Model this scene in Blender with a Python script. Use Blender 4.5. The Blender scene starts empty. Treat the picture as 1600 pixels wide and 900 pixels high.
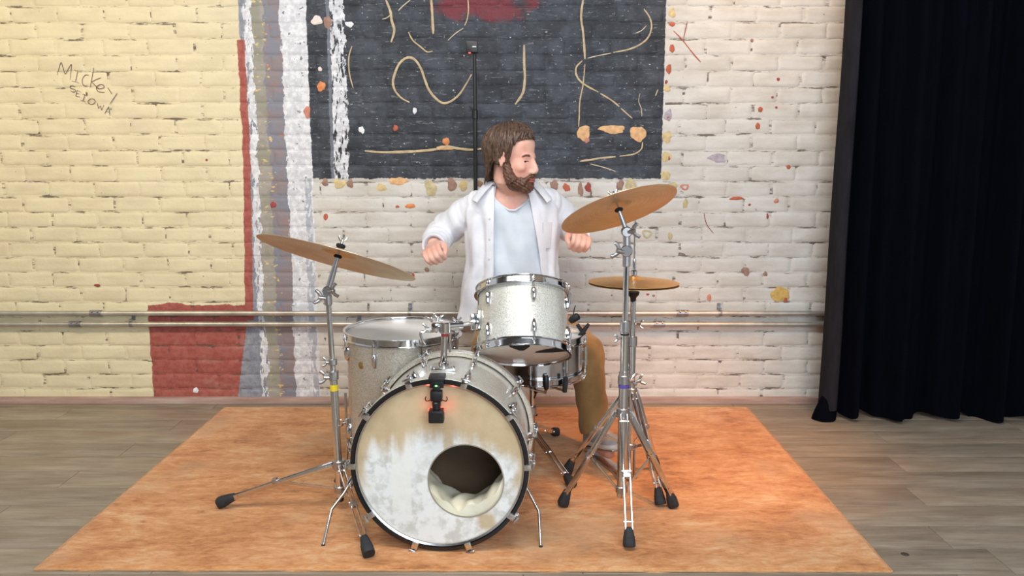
import bpy, bmesh, math, random
import numpy as np
from mathutils import Vector, Matrix

random.seed(7)
rng = np.random.default_rng(11)
scene = bpy.context.scene
COL = scene.collection

# ------------------------------------------------------------------ camera
FPX, PITCH, CAMH = 1280.0, math.radians(9.19), 1.165
cam_data = bpy.data.cameras.new('camera')
cam_data.sensor_width = 36.0
cam_data.lens = 36.0 * FPX / 1600.0
cam = bpy.data.objects.new('camera', cam_data)
cam.location = (0, 0, CAMH)
cam.rotation_euler = (math.pi / 2 - PITCH, 0, 0)
COL.objects.link(cam)
scene.camera = cam

# ------------------------------------------------------------------ world, lights, exposure
vs = scene.view_settings
vs.view_transform = 'Standard'
vs.look = 'None'
vs.gamma = 1.0
vs.use_curve_mapping = False
vs.exposure = 0.24

world = bpy.data.worlds.new('room_ambient')
scene.world = world
world.use_nodes = True
world.node_tree.nodes['Background'].inputs[0].default_value = (0.93, 0.96, 1.0, 1)
world.node_tree.nodes['Background'].inputs[1].default_value = 0.55


def light(name, kind, loc, target, energy, color, **kw):
    d = bpy.data.lights.new(name, kind)
    d.energy = energy
    d.color = color
    for k, v in kw.items():
        setattr(d, k, v)
    o = bpy.data.objects.new(name, d)
    o.location = loc
    o.rotation_euler = (Vector(target) - Vector(loc)).to_track_quat('-Z', 'Y').to_euler()
    COL.objects.link(o)
    return o


light('ceiling_softbox', 'AREA', (-0.5, 1.25, 3.15), (0.0, 3.1, 0.5), 92, (1.0, 0.97, 0.93),
      shape='RECTANGLE', size=2.6, size_y=1.1)
light('window_daylight', 'AREA', (0.9, -1.6, 2.0), (0.1, 3.0, 0.7), 120, (0.80, 0.90, 1.0),
      shape='RECTANGLE', size=2.4, size_y=1.8)
light('warm_wall_spot', 'SPOT', (-2.7, 1.5, 2.6), (-2.3, 3.77, 0.95), 92, (1.0, 0.76, 0.36),
      spot_size=math.radians(85), spot_blend=1.0, shadow_soft_size=0.15)
light('amber_floor_spot', 'SPOT', (1.35, 2.2, 2.7), (0.74, 3.18, 0.0), 230, (1.0, 0.42, 0.10),
      spot_size=math.radians(38), spot_blend=1.0, shadow_soft_size=0.12)
light('amber_wall_spot', 'SPOT', (0.95, 2.7, 2.75), (1.08, 3.77, 1.9), 40, (1.0, 0.55, 0.22),
      spot_size=math.radians(50), spot_blend=1.0, shadow_soft_size=0.1)

# ------------------------------------------------------------------ projection helpers (real depths given)
CP, SP = math.cos(PITCH), math.sin(PITCH)


def ray(px, py):
    u, v = (px - 800.0) / FPX, (450.0 - py) / FPX
    return Vector((u, CP + v * SP, -SP + v * CP))


def at(px, py, Y):
    d = ray(px, py)
    t = Y / d.y
    return Vector((d.x * t, Y, CAMH + d.z * t))


def flr(px, py, z=0.0):
    d = ray(px, py)
    t = (z - CAMH) / d.z
    return Vector((d.x * t, d.y * t, z))


def to_px(p):
    x, y, z = p[0], p[1], p[2] - CAMH
    zc = y * CP - z * SP
    return 800 + FPX * x / zc, 450 - FPX * (y * SP + z * CP) / zc


def lin(r, g=None, b=None):
    if g is None:
        r, g, b = r
    f = lambda c: (c / 255 / 12.92) if c / 255 <= 0.04045 else ((c / 255 + 0.055) / 1.055) ** 2.4
    return (f(r), f(g), f(b), 1.0)


# ------------------------------------------------------------------ object helpers
ORG = {}


def link(o, parent=None):
    COL.objects.link(o)
    if parent is not None:
        o.parent = parent
        ORG[o.name] = ORG[parent.name]
    return o


def tag(o, label=None, cat=None, group=None, kind=None):
    if label: o['label'] = label
    if cat: o['category'] = cat
    if group: o['group'] = group
    if kind: o['kind'] = kind
    return o


def thing(name, loc, label, cat, group=None):
    o = bpy.data.objects.new(name, None)
    o.empty_display_size = 0.05
    o.location = loc
    COL.objects.link(o)
    ORG[o.name] = Vector(loc)
    return tag(o, label, cat, group)


def frame(origin, z, xh=(1, 0, 0)):
    z = Vector(z).normalized()
    x = Vector(xh) - z * Vector(xh).dot(z)
    if x.length < 1e-4:
        x = Vector((0, 1, 0)) - z * z.y
    x.normalize()
    y = z.cross(x)
    m = Matrix((x, y, z)).transposed().to_4x4()
    m.translation = Vector(origin)
    return m


_boxcache = {}


def box_geo(bev):
    if bev not in _boxcache:
        bm = bmesh.new()
        bmesh.ops.create_cube(bm, size=1.0)
        vv = [v.co.copy() for v in bm.verts]
        ff = [[v.index for v in f.verts] for f in bm.faces]
        bm.free()
        _boxcache[bev] = (vv, ff)
    return _boxcache[bev]


class MB:
    """collects geometry in world space and links it as one mesh object"""

    def __init__(self):
        self.v, self.f = [], []

    def add(self, verts, faces, M=None):
        n = len(self.v)
        if M is not None:
            verts = [M @ Vector(p) for p in verts]
        self.v.extend(tuple(p) for p in verts)
        self.f.extend([tuple(i + n for i in f) for f in faces])
        return self

    def box(self, c, s, M=None, bev=0.0):
        bm = bmesh.new()
        bmesh.ops.create_cube(bm, size=1.0)
        for q in bm.verts:
            q.co = Vector((q.co.x * s[0] + c[0], q.co.y * s[1] + c[1], q.co.z * s[2] + c[2]))
        if bev:
            bmesh.ops.bevel(bm, geom=list(bm.edges), offset=bev, segments=2, affect='EDGES', profile=0.6)
        bm.verts.ensure_lookup_table()
        bm.verts.index_update()
        self.add([q.co.copy() for q in bm.verts], [[q.index for q in f.verts] for f in bm.faces], M)
        bm.free()
        return self

    def loft(self, rings, closed=True, cap=True, M=None):
        n = len(rings[0])
        vv = [p for r in rings for p in r]
        ff = []
        for i in range(len(rings) - 1):
            for j in range(n if closed else n - 1):
                k = (j + 1) % n
                ff.append((i * n + j, i * n + k, (i + 1) * n + k, (i + 1) * n + j))
        if cap and closed:
            ff.append(tuple(reversed(range(n))))
            ff.append(tuple((len(rings) - 1) * n + j for j in range(n)))
        return self.add(vv, ff, M)

    def tube(self, pts, r, seg=10, cap=True, M=None, flat=1.0, up=None):
        pts = [Vector(p) for p in pts]
        rs = r if hasattr(r, '__len__') else [r] * len(pts)
        t0 = (pts[1] - pts[0]).normalized()
        ref = Vector(up) if up is not None else (Vector((0, 0, 1)) if abs(t0.z) < 0.9 else Vector((0, 1, 0)))
        n = (ref - t0 * ref.dot(t0)).normalized()
        rings = []
        for i, p in enumerate(pts):
            if i == 0:
                t = t0
            elif i == len(pts) - 1:
                t = (pts[i] - pts[i - 1]).normalized()
            else:
                t = ((pts[i + 1] - p).normalized() + (p - pts[i - 1]).normalized())
                t = t.normalized() if t.length > 1e-6 else (pts[i + 1] - p).normalized()
            n = (n - t * n.dot(t))
            n = n.normalized() if n.length > 1e-6 else t.orthogonal().normalized()
            b = t.cross(n)
            rr = rs[i]
            rings.append([p + n * (math.cos(a) * rr * flat) + b * (math.sin(a) * rr)
                          for a in [2 * math.pi * k / seg for k in range(seg)]])
        return self.loft(rings, True, cap, M)

    def lathe(self, prof, M=None, seg=48, closed=False):
        rings = [[Vector((r * math.cos(2 * math.pi * k / seg), r * math.sin(2 * math.pi * k / seg), z))
                  for k in range(seg)] for r, z in prof]
        if closed:
            rings.append(rings[0])
        return self.loft(rings, True, False, M)

    def cyl(self, c, r, h, M=None, seg=20, bev=0.0):
        z0, z1 = c[2], c[2] + h
        b = bev
        prof = [(1e-5, z0), (r - b, z0), (r, z0 + b), (r, z1 - b), (r - b, z1), (1e-5, z1)] if b else \
               [(1e-5, z0), (r, z0), (r, z1), (1e-5, z1)]
        T = Matrix.Translation((c[0], c[1], 0))
        return self.lathe(prof, (M @ T) if M is not None else T, seg)

    def ell(self, c, rad, M=None, seg=24, rings=14):
        vv, ff = [], []
        R = []
        for i in range(rings + 1):
            th = math.pi * i / rings
            s = max(math.sin(th), 1e-4)
            R.append([Vector((c[0] + rad[0] * s * math.cos(2 * math.pi * k / seg),
                              c[1] + rad[1] * s * math.sin(2 * math.pi * k / seg),
                              c[2] - rad[2] * math.cos(th))) for k in range(seg)])
        return self.loft(R, True, True, M)

    def mesh(self, name, org=Vector((0, 0, 0)), smooth=40):
        me = bpy.data.meshes.new(name)
        a = np.array(self.v, dtype=np.float64) - np.array(org)
        me.from_pydata(a.tolist(), [], self.f)
        me.validate()
        if smooth:
            me.polygons.foreach_set('use_smooth', [True] * len(me.polygons))
            me.set_sharp_from_angle(angle=math.radians(smooth))
        me.update()
        return me

    def build(self, name, mat, parent=None, smooth=40, loc=None):
        """top-level when no parent: origin at loc"""
        org = ORG[parent.name] if parent is not None else Vector(loc if loc is not None else (0, 0, 0))
        me = self.mesh(name, org, smooth)
        o = bpy.data.objects.new(name, me)
        me.materials.append(mat)
        if parent is None:
            o.location = org
            COL.objects.link(o)
            ORG[o.name] = org
        else:
            link(o, parent)
        return o


def remeshed(mb, voxel, smooth_it=3, smooth_f=0.5, noise_fn=None):
    """voxel-unite a builder's shells into one continuous surface; returns (verts, faces)"""
    me = bpy.data.meshes.new('tmp')
    me.from_pydata([tuple(p) for p in mb.v], [], mb.f)
    me.update()
    o = bpy.data.objects.new('tmp', me)
    COL.objects.link(o)
    m = o.modifiers.new('r', 'REMESH')
    m.mode = 'VOXEL'
    m.voxel_size = voxel
    if smooth_it:
        s = o.modifiers.new('s', 'SMOOTH')
        s.factor = smooth_f
        s.iterations = smooth_it
    dg = bpy.context.evaluated_depsgraph_get()
    dg.update()
    ev = o.evaluated_get(dg)
    em = ev.to_mesh()
    n = len(em.vertices)
    co = np.empty(n * 3)
    em.vertices.foreach_get('co', co)
    co = co.reshape(-1, 3)
    if noise_fn is not None:
        no = np.empty(n * 3)
        em.vertices.foreach_get('normal', no)
        co = co + no.reshape(-1, 3) * noise_fn(co)[:, None]
    ff = [tuple(p.vertices) for p in em.polygons]
    ev.to_mesh_clear()
    bpy.data.objects.remove(o)
    bpy.data.meshes.remove(me)
    out = MB()
    out.v = [tuple(p) for p in co]
    out.f = ff
    return out


# ------------------------------------------------------------------ node expression helpers
class NT:
    def __init__(self, name):
        self.mat = bpy.data.materials.new(name)
        self.mat.use_nodes = True
        self.t = self.mat.node_tree
        self.bsdf = self.t.nodes['Principled BSDF']

    def new(self, kind, **kw):
        n = self.t.nodes.new(kind)
        for k, v in kw.items():
            setattr(n, k, v)
        return n

    def put(self, sock, v):
        if isinstance(v, E):
            self.t.links.new(v.s, sock)
        elif hasattr(v, 'is_linked'):
            self.t.links.new(v, sock)
        elif v is not None:
            sock.default_value = v

    def math(self, op, a, b=None, c=None, clamp=False):
        n = self.new('ShaderNodeMath', operation=op, use_clamp=clamp)
        for i, v in enumerate((a, b, c)):
            if v is not None:
                self.put(n.inputs[i], v)
        return E(self, n.outputs[0])

    def geo(self):
        n = self.new('ShaderNodeNewGeometry')
        s = self.new('ShaderNodeSeparateXYZ')
        self.t.links.new(n.outputs['Position'], s.inputs[0])
        return E(self, n.outputs['Position']), E(self, s.outputs[0]), E(self, s.outputs[1]), E(self, s.outputs[2])

    def obj(self):
        n = self.new('ShaderNodeTexCoord')
        s = self.new('ShaderNodeSeparateXYZ')
        self.t.links.new(n.outputs['Object'], s.inputs[0])
        return E(self, n.outputs['Object']), E(self, s.outputs[0]), E(self, s.outputs[1]), E(self, s.outputs[2])

    def rnd(self):
        return E(self, self.new('ShaderNodeObjectInfo').outputs['Random'])

    def vec(self, x, y, z):
        n = self.new('ShaderNodeCombineXYZ')
        for i, v in enumerate((x, y, z)):
            self.put(n.inputs[i], v)
        return E(self, n.outputs[0])

    def noise(self, v, scale=5.0, detail=4.0, rough=0.55, dist=0.0):
        n = self.new('ShaderNodeTexNoise')
        self.put(n.inputs['Vector'], v)
        n.inputs['Scale'].default_value = scale
        n.inputs['Detail'].default_value = detail
        n.inputs['Roughness'].default_value = rough
        n.inputs['Distortion'].default_value = dist
        return E(self, n.outputs['Fac'])

    def voro(self, v, scale=5.0, out='Distance', rand=1.0):
        n = self.new('ShaderNodeTexVoronoi')
        self.put(n.inputs['Vector'], v)
        n.inputs['Scale'].default_value = scale
        n.inputs['Randomness'].default_value = rand
        return E(self, n.outputs[out])

    def step(self, x, a, b):
        """0 at a, 1 at b (smooth); a may exceed b"""
        n = self.new('ShaderNodeMapRange', interpolation_type='SMOOTHSTEP')
        inv = a > b
        self.put(n.inputs[0], x)
        n.inputs[1].default_value = b if inv else a
        n.inputs[2].default_value = a if inv else b
        n.inputs[3].default_value = 1.0 if inv else 0.0
        n.inputs[4].default_value = 0.0 if inv else 1.0
        return E(self, n.outputs[0])

    def mix(self, f, a, b, mode='MIX'):
        n = self.new('ShaderNodeMix', data_type='RGBA', blend_type=mode)
        self.put(n.inputs[0], f)
        self.put(n.inputs[6], a)
        self.put(n.inputs[7], b)
        return E(self, n.outputs[2])

    def ramp(self, f, stops):
        n = self.new('ShaderNodeValToRGB')
        self.put(n.inputs[0], f)
        cr = n.color_ramp
        while len(cr.elements) < len(stops):
            cr.elements.new(0.5)
        for e, (p, c) in zip(cr.elements, stops):
            e.position = p
            e.color = c
        return E(self, n.outputs[0])

    def bump(self, h, strength=0.3, dist=0.002):
        n = self.new('ShaderNodeBump')
        n.inputs['Strength'].default_value = strength
        n.inputs['Distance'].default_value = dist
        self.put(n.inputs['Height'], h)
        self.t.links.new(n.outputs[0], self.bsdf.inputs['Normal'])

    def set(self, **kw):
        for k, v in kw.items():
            self.put(self.bsdf.inputs[k.replace('_', ' ')], v)
        return self.mat


class E:
    def __init__(self, nt, s):
        self.nt, self.s = nt, s

    def __add__(self, o): return self.nt.math('ADD', self, o)
    __radd__ = __add__
    def __sub__(self, o): return self.nt.math('SUBTRACT', self, o)
    def __rsub__(self, o): return self.nt.math('SUBTRACT', o, self)
    def __mul__(self, o): return self.nt.math('MULTIPLY', self, o)
    __rmul__ = __mul__
    def __truediv__(self, o): return self.nt.math('DIVIDE', self, o)
    def mx(self, o): return self.nt.math('MAXIMUM', self, o)
    def mn(self, o): return self.nt.math('MINIMUM', self, o)


def simple(name, col, rough=0.5, metal=0.0, var=0.08, scale=20.0, bump=0.0, coat=0.0):
    """procedural material: base colour with a little noise in colour and gloss"""
    n = NT(name)
    p = n.obj()[0]
    f = n.noise(p, scale, 3.0)
    dk = tuple(c * (1 - var) for c in col[:3]) + (1,)
    lt = tuple(min(1, c * (1 + var)) for c in col[:3]) + (1,)
    n.set(Base_Color=n.ramp(f, [(0.3, dk), (0.7, lt)]), Metallic=metal, Roughness=f * 0.12 + (rough - 0.06))
    if coat: n.set(Coat_Weight=coat, Coat_Roughness=0.08)
    if bump: n.bump(n.noise(p, scale * 8, 3.0), bump, 0.001)
    return n.mat

# ------------------------------------------------------------------ the setting
YW = 3.77                      # brick face plane
WALL_X0, WALL_X1, WALL_H = -4.8, 3.3, 2.60


def WX(px, py): return at(px, py, YW).x
def WZ(py): return at(800, py, YW).z


def wall_paint(name, mortar):
    n = NT(name)
    P, X, Y, Z = n.geo()
    big = n.noise(P, 9, 4, 0.6)
    mid = n.noise(P, 42, 4, 0.65)
    fine = n.noise(P, 130, 3, 0.6)
    # wandering coordinates: ragged brush and scrape edges
    xs = X + (big - 0.5) * 0.020 + (mid - 0.5) * 0.012
    xr = X + (n.noise(n.vec(X, Y, Z * 0.6), 16, 5, 0.7) - 0.5) * 0.075 + (mid - 0.5) * 0.016
    zs = Z + (n.noise(P, 7, 3, 0.6) - 0.5) * 0.05 + (mid - 0.5) * 0.008

    def lt(c, a, s=0.0015): return n.step(c, a + s, a - s)
    def gt(c, a, s=0.0015): return n.step(c, a - s, a + s)
    def band(c, a, b, s=0.0015): return gt(c, a, s) * lt(c, b, s)

    zp = WZ(279)                         # lower border of the dark panel
    zn = n.noise(n.vec(X * 1.0, Y, Z * 3.0), 5, 4, 0.6)
    white = n.mix(n.step(zn, 0.35, 0.7), lin(206, 202, 195), lin(190, 184, 174))
    cream = n.mix(n.step(zn, 0.35, 0.7), lin(218, 206, 172), lin(206, 193, 160))
    red = n.mix(n.step(mid, 0.35, 0.65), lin(150, 76, 68), lin(164, 92, 82))
    blue = n.mix(n.step(mid, 0.4, 0.6), lin(124, 128, 140), lin(142, 145, 154))
    olive = n.mix(n.step(big, 0.42, 0.58), lin(142, 139, 125), lin(156, 150, 142))
    mauve = n.mix(n.step(n.noise(P, 14, 4, 0.6), 0.42, 0.58), lin(136, 124, 125), lin(126, 126, 136))
    dark = n.mix(n.step(n.noise(P, 11, 5, 0.65), 0.38, 0.66), lin(42, 45, 51), lin(66, 70, 78))
    bright = n.mix(n.step(mid, 0.35, 0.6), lin(222, 222, 225), lin(196, 196, 201))

    c = white
    # cream field on the left, down to the floor
    lean = n.math('MAXIMUM', WZ(250) - Z, 0.0) * 0.042
    xl = xs + lean
    c = n.mix(lt(xl, WX(386, 250)), c, cream)
    # zone of old stripes
    c = n.mix(gt(xl, WX(384, 250)) * lt(xs, WX(449, 250)), c, blue)
    ol = band(xr, WX(402, 250), WX(424, 250))
    c = n.mix(ol, c, olive)
    c = n.mix(gt(xr, WX(421, 250)) * lt(xs, WX(449, 250)), c, mauve)
    flecks = gt(n.noise(n.vec(X, Y, Z * 2.0), 26, 3, 0.6), 0.62, 0.01)
    c = n.mix(flecks * band(xr, WX(403, 250), WX(428, 250)), c, lin(205, 180, 120))
    fl2 = gt(n.noise(n.vec(X + 5.0, Y, Z * 1.4), 38, 3, 0.6), 0.68, 0.01)
    c = n.mix(fl2 * band(xr, WX(405, 250), WX(447, 250)), c, lin(185, 110, 92))
    # thin ragged white line between blue-grey and olive
    ragged = gt(n.noise(n.vec(X * 1.4, Y, Z * 0.5), 36, 4, 0.65), 0.43, 0.01)
    c = n.mix(band(xr, WX(391, 250), WX(403, 250)) * ragged, c, bright)
    slope = X + (Z - WZ(560)) * -0.17
    c = n.mix(gt(slope, WX(375, 560)) * lt(xs, WX(404, 560)) * lt(Z, WZ(480)), c, blue)
    # red sliver running down into the red block beside the floor
    c = n.mix(gt(xl, WX(380, 250)) * lt(xs + lean * 0.7, WX(391, 250)) * lt(Z, WZ(62)) * gt(Z, WZ(500)), c, red)
    blk = gt(xs, WX(235, 550)) * lt(slope + (mid - 0.5) * 0.012, WX(379, 560)) * lt(zs, WZ(476))
    c = n.mix(blk, c, red)
    # broad white scraped band
    c = n.mix(gt(xr, WX(448, 250)) * lt(xs, WX(483, 140)), c, bright)
    chips = gt(n.noise(P, 40, 4, 0.65), 0.64, 0.008)
    c = n.mix(chips * band(X, WX(446, 250), WX(485, 250)), c, lin(120, 116, 120))
    # dark panel with a second scraped white band inside it
    up = gt(Z + (mid - 0.5) * 0.022 + (fine - 0.5) * 0.012, zp)
    inside = up * gt(xs, WX(483, 140)) * lt(X + (mid - 0.5) * 0.012, WX(1037, 140))
    c = n.mix(inside, c, dark)
    wb = inside * band(X + (n.noise(n.vec(X, Y, Z), 20, 4, 0.7) - 0.5) * 0.07, WX(517, 140), WX(542, 140))
    brk = gt(n.noise(n.vec(X * 1.8, Y, Z * 0.5), 34, 4, 0.65), 0.45, 0.012)
    c = n.mix(wb * brk, c, bright)
    c = n.mix(inside * band(xs, WX(513, 140), WX(518, 140)), c, lin(108, 112, 122))
    spk = gt(n.noise(n.vec(X + 3.0, Y, Z * 1.5), 48, 4, 0.7), 0.665, 0.008)
    c = n.mix(inside * spk, c, lin(196, 194, 190))
    scr = gt(n.noise(n.vec(X * 0.5, Y, Z * 3.5), 36, 4, 0.75), 0.62, 0.02)
    c = n.mix(inside * scr * 0.55, c, lin(120, 123, 128))
    # crimson smear along the top of the dark panel
    ex = (X - WX(757, 15)) / 0.24
    ez = (Z - WZ(8)) / 0.085
    smear = n.step(ex * ex + ez * ez + (big - 0.5) * 3.2, 1.0, 0.25)
    c = n.mix(smear * inside * 0.75, c, lin(122, 40, 48))
    # blue-grey drips below the dark panel's left edge
    low = (1.0 - up) * band(xr, WX(479, 400), WX(490, 400))
    c = n.mix(low * ragged, c, lin(168, 170, 178))
    # little flaked spots on the pale paint
    pale = lt(X, WX(375, 250)).mx(gt(X, WX(1040, 140)).mx((1.0 - up) * gt(X, WX(492, 400))))
    sp = gt(n.noise(P, 70, 2, 0.5), 0.755, 0.006)
    c = n.mix(sp * pale * 0.8, c, lin(122, 88, 72))
    # grime caught along the joints
    if mortar:
        gr = n.step(n.noise(n.vec(X * 0.45, Y, Z * 2.2), 21, 5, 0.7), 0.50, 0.62)
        c = n.mix(gr * pale * 0.9, c, lin(88, 74, 64))
        c = n.mix(gr * inside * 0.5, c, lin(28, 29, 33))
    else:
        gr = n.step(n.noise(n.vec(X * 0.6, Y, Z * 1.2), 6, 5, 0.7), 0.52, 0.8)
        c = n.mix(gr * pale * 0.35, c, lin(196, 184, 168))
    n.set(Base_Color=c, Roughness=0.62, Specular_IOR_Level=0.35)
    n.bump(n.noise(P, 60, 4, 0.6) * 0.6 + fine * 0.3 + n.noise(P, 18, 4, 0.6) * 1.4, 0.5, 0.004)
    return n.mat


M_BRICK = wall_paint('painted_brick', False)
M_MORTAR = wall_paint('painted_mortar', True)

# back wall: mortar bed, bricks proud of it
mb = MB()
NXm, NZm = 260, 100
gx = np.linspace(WALL_X0, WALL_X1, NXm)
gz = np.linspace(0, WALL_H, NZm)
mb.box(((WALL_X0 + WALL_X1) / 2, YW + 0.0026 + 0.06, WALL_H / 2), (WALL_X1 - WALL_X0, 0.12, WALL_H))
wall = mb.build('wall_back', M_MORTAR, None, 0, loc=((WALL_X0 + WALL_X1) / 2, YW + 0.0626, 0))
tag(wall, 'old painted brick wall with cream, striped, black and white areas', kind='structure')

BL, BH, JT = 0.2065, 0.0698, 0.0052
JT_V = 0.0046


def brick_mesh(w, h, seed):
    r = np.random.default_rng(seed)
    us = [0, 0.035, 0.10, 0.37, 0.63, 0.90, 0.965, 1]
    ws = [0, 0.10, 0.28, 0.72, 0.90, 1]
    nu, nw = len(us), len(ws)
    vv, ff = [], []
    tilt = r.uniform(-0.0012, 0.0012, 2)
    for b, w_ in enumerate(ws):
        for a, u in enumerate(us):
            x = (u - 0.5) * w
            z = (w_ - 0.5) * h
            e = min(min(u, 1 - u) * w, min(w_, 1 - w_) * h)
            d = 0.0 if e > 0.007 else 0.0034 * (1 - e / 0.007) ** 2
            if a in (0, nu - 1): x += r.uniform(-0.003, 0.003)
            if b in (0, nw - 1): z += r.uniform(-0.0022, 0.0022)
            if a in (0, nu - 1) and b in (0, nw - 1):
                x *= 0.975; z *= 0.90
            y = d + r.uniform(-0.0006, 0.0006) + tilt[0] * (u - .5) * 2 + tilt[1] * (w_ - .5) * 2
            vv.append((x, y, z))
    for b in range(nw - 1):
        for a in range(nu - 1):
            i = b * nu + a
            ff.append((i, i + 1, i + nu + 1, i + nu))
    return vv, ff


def mesh_from(vv, ff, name, mat, smooth=True):
    me = bpy.data.meshes.new(name)
    me.from_pydata(vv, [], ff)
    if smooth:
        me.polygons.foreach_set('use_smooth', [True] * len(me.polygons))
    me.update()
    me.materials.append(mat)
    return me


VAR = [brick_mesh(BL - JT_V, BH - JT, s) for s in range(28)]
VARH = [brick_mesh((BL - JT_V) * 0.5, BH - JT, 100 + s) for s in range(6)]
VME = [mesh_from(v, f, 'brick', M_BRICK) for v, f in VAR]
VMEH = [mesh_from(v, f, 'brick', M_BRICK) for v, f in VARH]
places = []
for row in range(int(WALL_H / BH)):
    zc = row * BH + BH / 2
    off = (row % 2) * BL / 2 + (0.02 if row % 5 == 3 else 0.0)
    x = WALL_X0 + BL / 2 - off
    while x < 1.75:
        half = (row % 6 == 4) and False
        places.append((x + random.uniform(-0.004, 0.004), zc + random.uniform(-0.002, 0.002)))
        x += BL


def hidden(px, py):
    if 548 < px < 905 and py > 560: return True
    if 735 < px < 870 and py > 300: return True
    if 745 < px < 850 and py > 195: return True
    if 535 < px < 900 and py > 510: return True
    return False


scored = []
for i, (x, z) in enumerate(places):
    if x < WALL_X0 + BL / 2: continue
    px, py = to_px((x, YW, z))
    ins = (38 < px < 1285 and 12 < py < 612)
    if ins and not hidden(px, py):
        scored.append((abs(px - 640) + abs(py - 300) * 0.6, i))
scored.sort()
single = set(i for _, i in scored[:300])
rest = MB()
for i, (x, z) in enumerate(places):
    k = rng.integers(0, len(VAR))
    yj = YW + rng.uniform(-0.0012, 0.0012)
    if x - BL / 2 < WALL_X0 - BL: continue
    if i in single:
        o = bpy.data.objects.new('brick', VME[k])
        link(o, wall)
        o.location = Vector((x, yj, z)) - ORG[wall.name]
    else:
        rest.add([(a + x, b + yj, c + z) for a, b, c in VAR[k][0]], VAR[k][1])
tag(rest.build('brick_field', M_BRICK, wall, 60), kind='stuff')

# marks on the wall: dried beads of glue, flaked patches, ink lettering
M_GLUE = simple('dried_glue', lin(186, 164, 128), 0.6, 0, 0.22, 30)
M_GLUEP = simple('dried_glue_pale', lin(196, 182, 156), 0.55, 0, 0.25, 40)
M_INK = simple('marker_ink', lin(92, 70, 66), 0.6, 0, 0.3, 80)
PATCH = {k: simple('flaked_' + k, lin(*c), 0.75, 0, 0.22, 45, 0.3) for k, c in dict(
    tan=(214, 168, 120), ochre=(200, 178, 130), khaki=(186, 172, 132), brown=(150, 118, 102), rust=(176, 92, 66),
    orange=(205, 128, 78), mauve=(168, 158, 166), salmon=(196, 128, 108), pink=(226, 206, 198), white=(225, 225, 225),
    gold=(198, 164, 92), crimson=(150, 66, 58)).items()}


def smooth_path(pts, k=5):
    pts = [Vector(p) for p in pts]
    out = []
    for i in range(len(pts) - 1):
        p0 = pts[max(i - 1, 0)]; p1 = pts[i]; p2 = pts[i + 1]; p3 = pts[min(i + 2, len(pts) - 1)]
        for j in range(k):
            t = j / k
            out.append(0.5 * ((2 * p1) + (p2 - p0) * t + (2 * p0 - 5 * p1 + 4 * p2 - p3) * t * t
                              + (3 * p1 - p0 - 3 * p2 + p3) * t ** 3))
    out.append(pts[-1])
    return out


def wall_stroke(name, pix, wpx, mat, sm=True, lift=0.0012):
    pts = [at(x, y, YW - lift) for x, y in pix]
    if sm: pts = smooth_path(pts)
    L = len(pts)
    r = [0.00118 * wpx * (0.55 + 0.45 * min(1, 6 * min(i, L - 1 - i) / L)) * random.uniform(0.85, 1.12) for i in range(L)]
    return MB().tube(pts, r, 7, flat=0.5, up=(0, 1, 0)).build(name, mat, wall)


strokes = [
    (4.6, [(640, 160), (627, 153), (617, 141), (614, 128), (617, 115), (623, 101), (632, 92), (641, 90), (650, 95), (658, 108), (664, 125), (670, 140), (680, 153), (692, 161), (705, 158), (718, 147), (728, 132), (737, 116)]),
    (5.0, [(603, 0), (610, 18), (612, 32), (616, 48), (611, 66)]),
    (1.8, [(597, 30), (604, 28), (612, 22)]),
    (5.0, [(673, -8), (675, 15), (676, 35), (677, 53)]),
    (2.6, [(731, -4), (732, 15), (730, 30), (726, 40)]), (1.8, [(724, 44), (712, 52), (700, 63)]),
    (2.4, [(622, 17), (630, 9), (641, 0)]),
    (2.8, [(638, 50), (645, 63), (657, 73), (667, 81), (676, 80)]),
    (2.6, [(550, 72), (545, 90), (546, 115), (552, 138)]),
    (5.0, [(819, 70), (819, 98), (820, 122), (817, 145), (805, 163)]),
    (4.4, [(912, -6), (908, 25), (911, 50), (913, 75), (914, 92)]), (2.6, [(914, 100), (911, 132), (906, 158), (905, 182), (904, 198)]),
    (3.2, [(1006, 14), (1015, 27), (1018, 42), (1013, 58), (1001, 69), (983, 77), (958, 82)]),
    (2.0, [(955, 83), (935, 87), (918, 91)]),
    (3.6, [(910, 95), (901, 104), (900, 115), (906, 126), (918, 135), (935, 144)]), (3.0, [(938, 146), (956, 157), (968, 167)]),
    (2.6, [(970, 169), (980, 178), (988, 185)]),
    (3.0, [(1004, 222), (1002, 233), (990, 241), (968, 244)]), (3.8, [(962, 245), (940, 247), (921, 250), (906, 252)]),
    (1.6, [(1000, 146), (998, 158), (1002, 170), (1003, 182)]),
    (5.0, [(570, 236), (600, 238), (640, 237), (668, 235), (690, 232), (700, 229), (715, 232), (738, 234), (762, 231)]),
    (1.8, [(922, 256), (945, 262), (962, 268)]), (1.6, [(1010, 40), (1002, 48), (992, 52)]),
]
for w, p in strokes:
    wall_stroke('glue_bead', p, w, M_GLUE if w > 2.5 else M_GLUEP)
for w, p, m in [(2.2, [(1052, 48), (1066, 62), (1080, 80), (1095, 97)], 'rust'), (1.6, [(1074, 33), (1071, 46), (1068, 60)], 'crimson'),
                (1.4, [(1100, 333), (1104, 350), (1115, 365)], 'crimson'), (2.0, [(1028, 140), (1024, 150)], 'khaki')]:
    wall_stroke('paint_scratch', p, w, PATCH[m])


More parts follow.
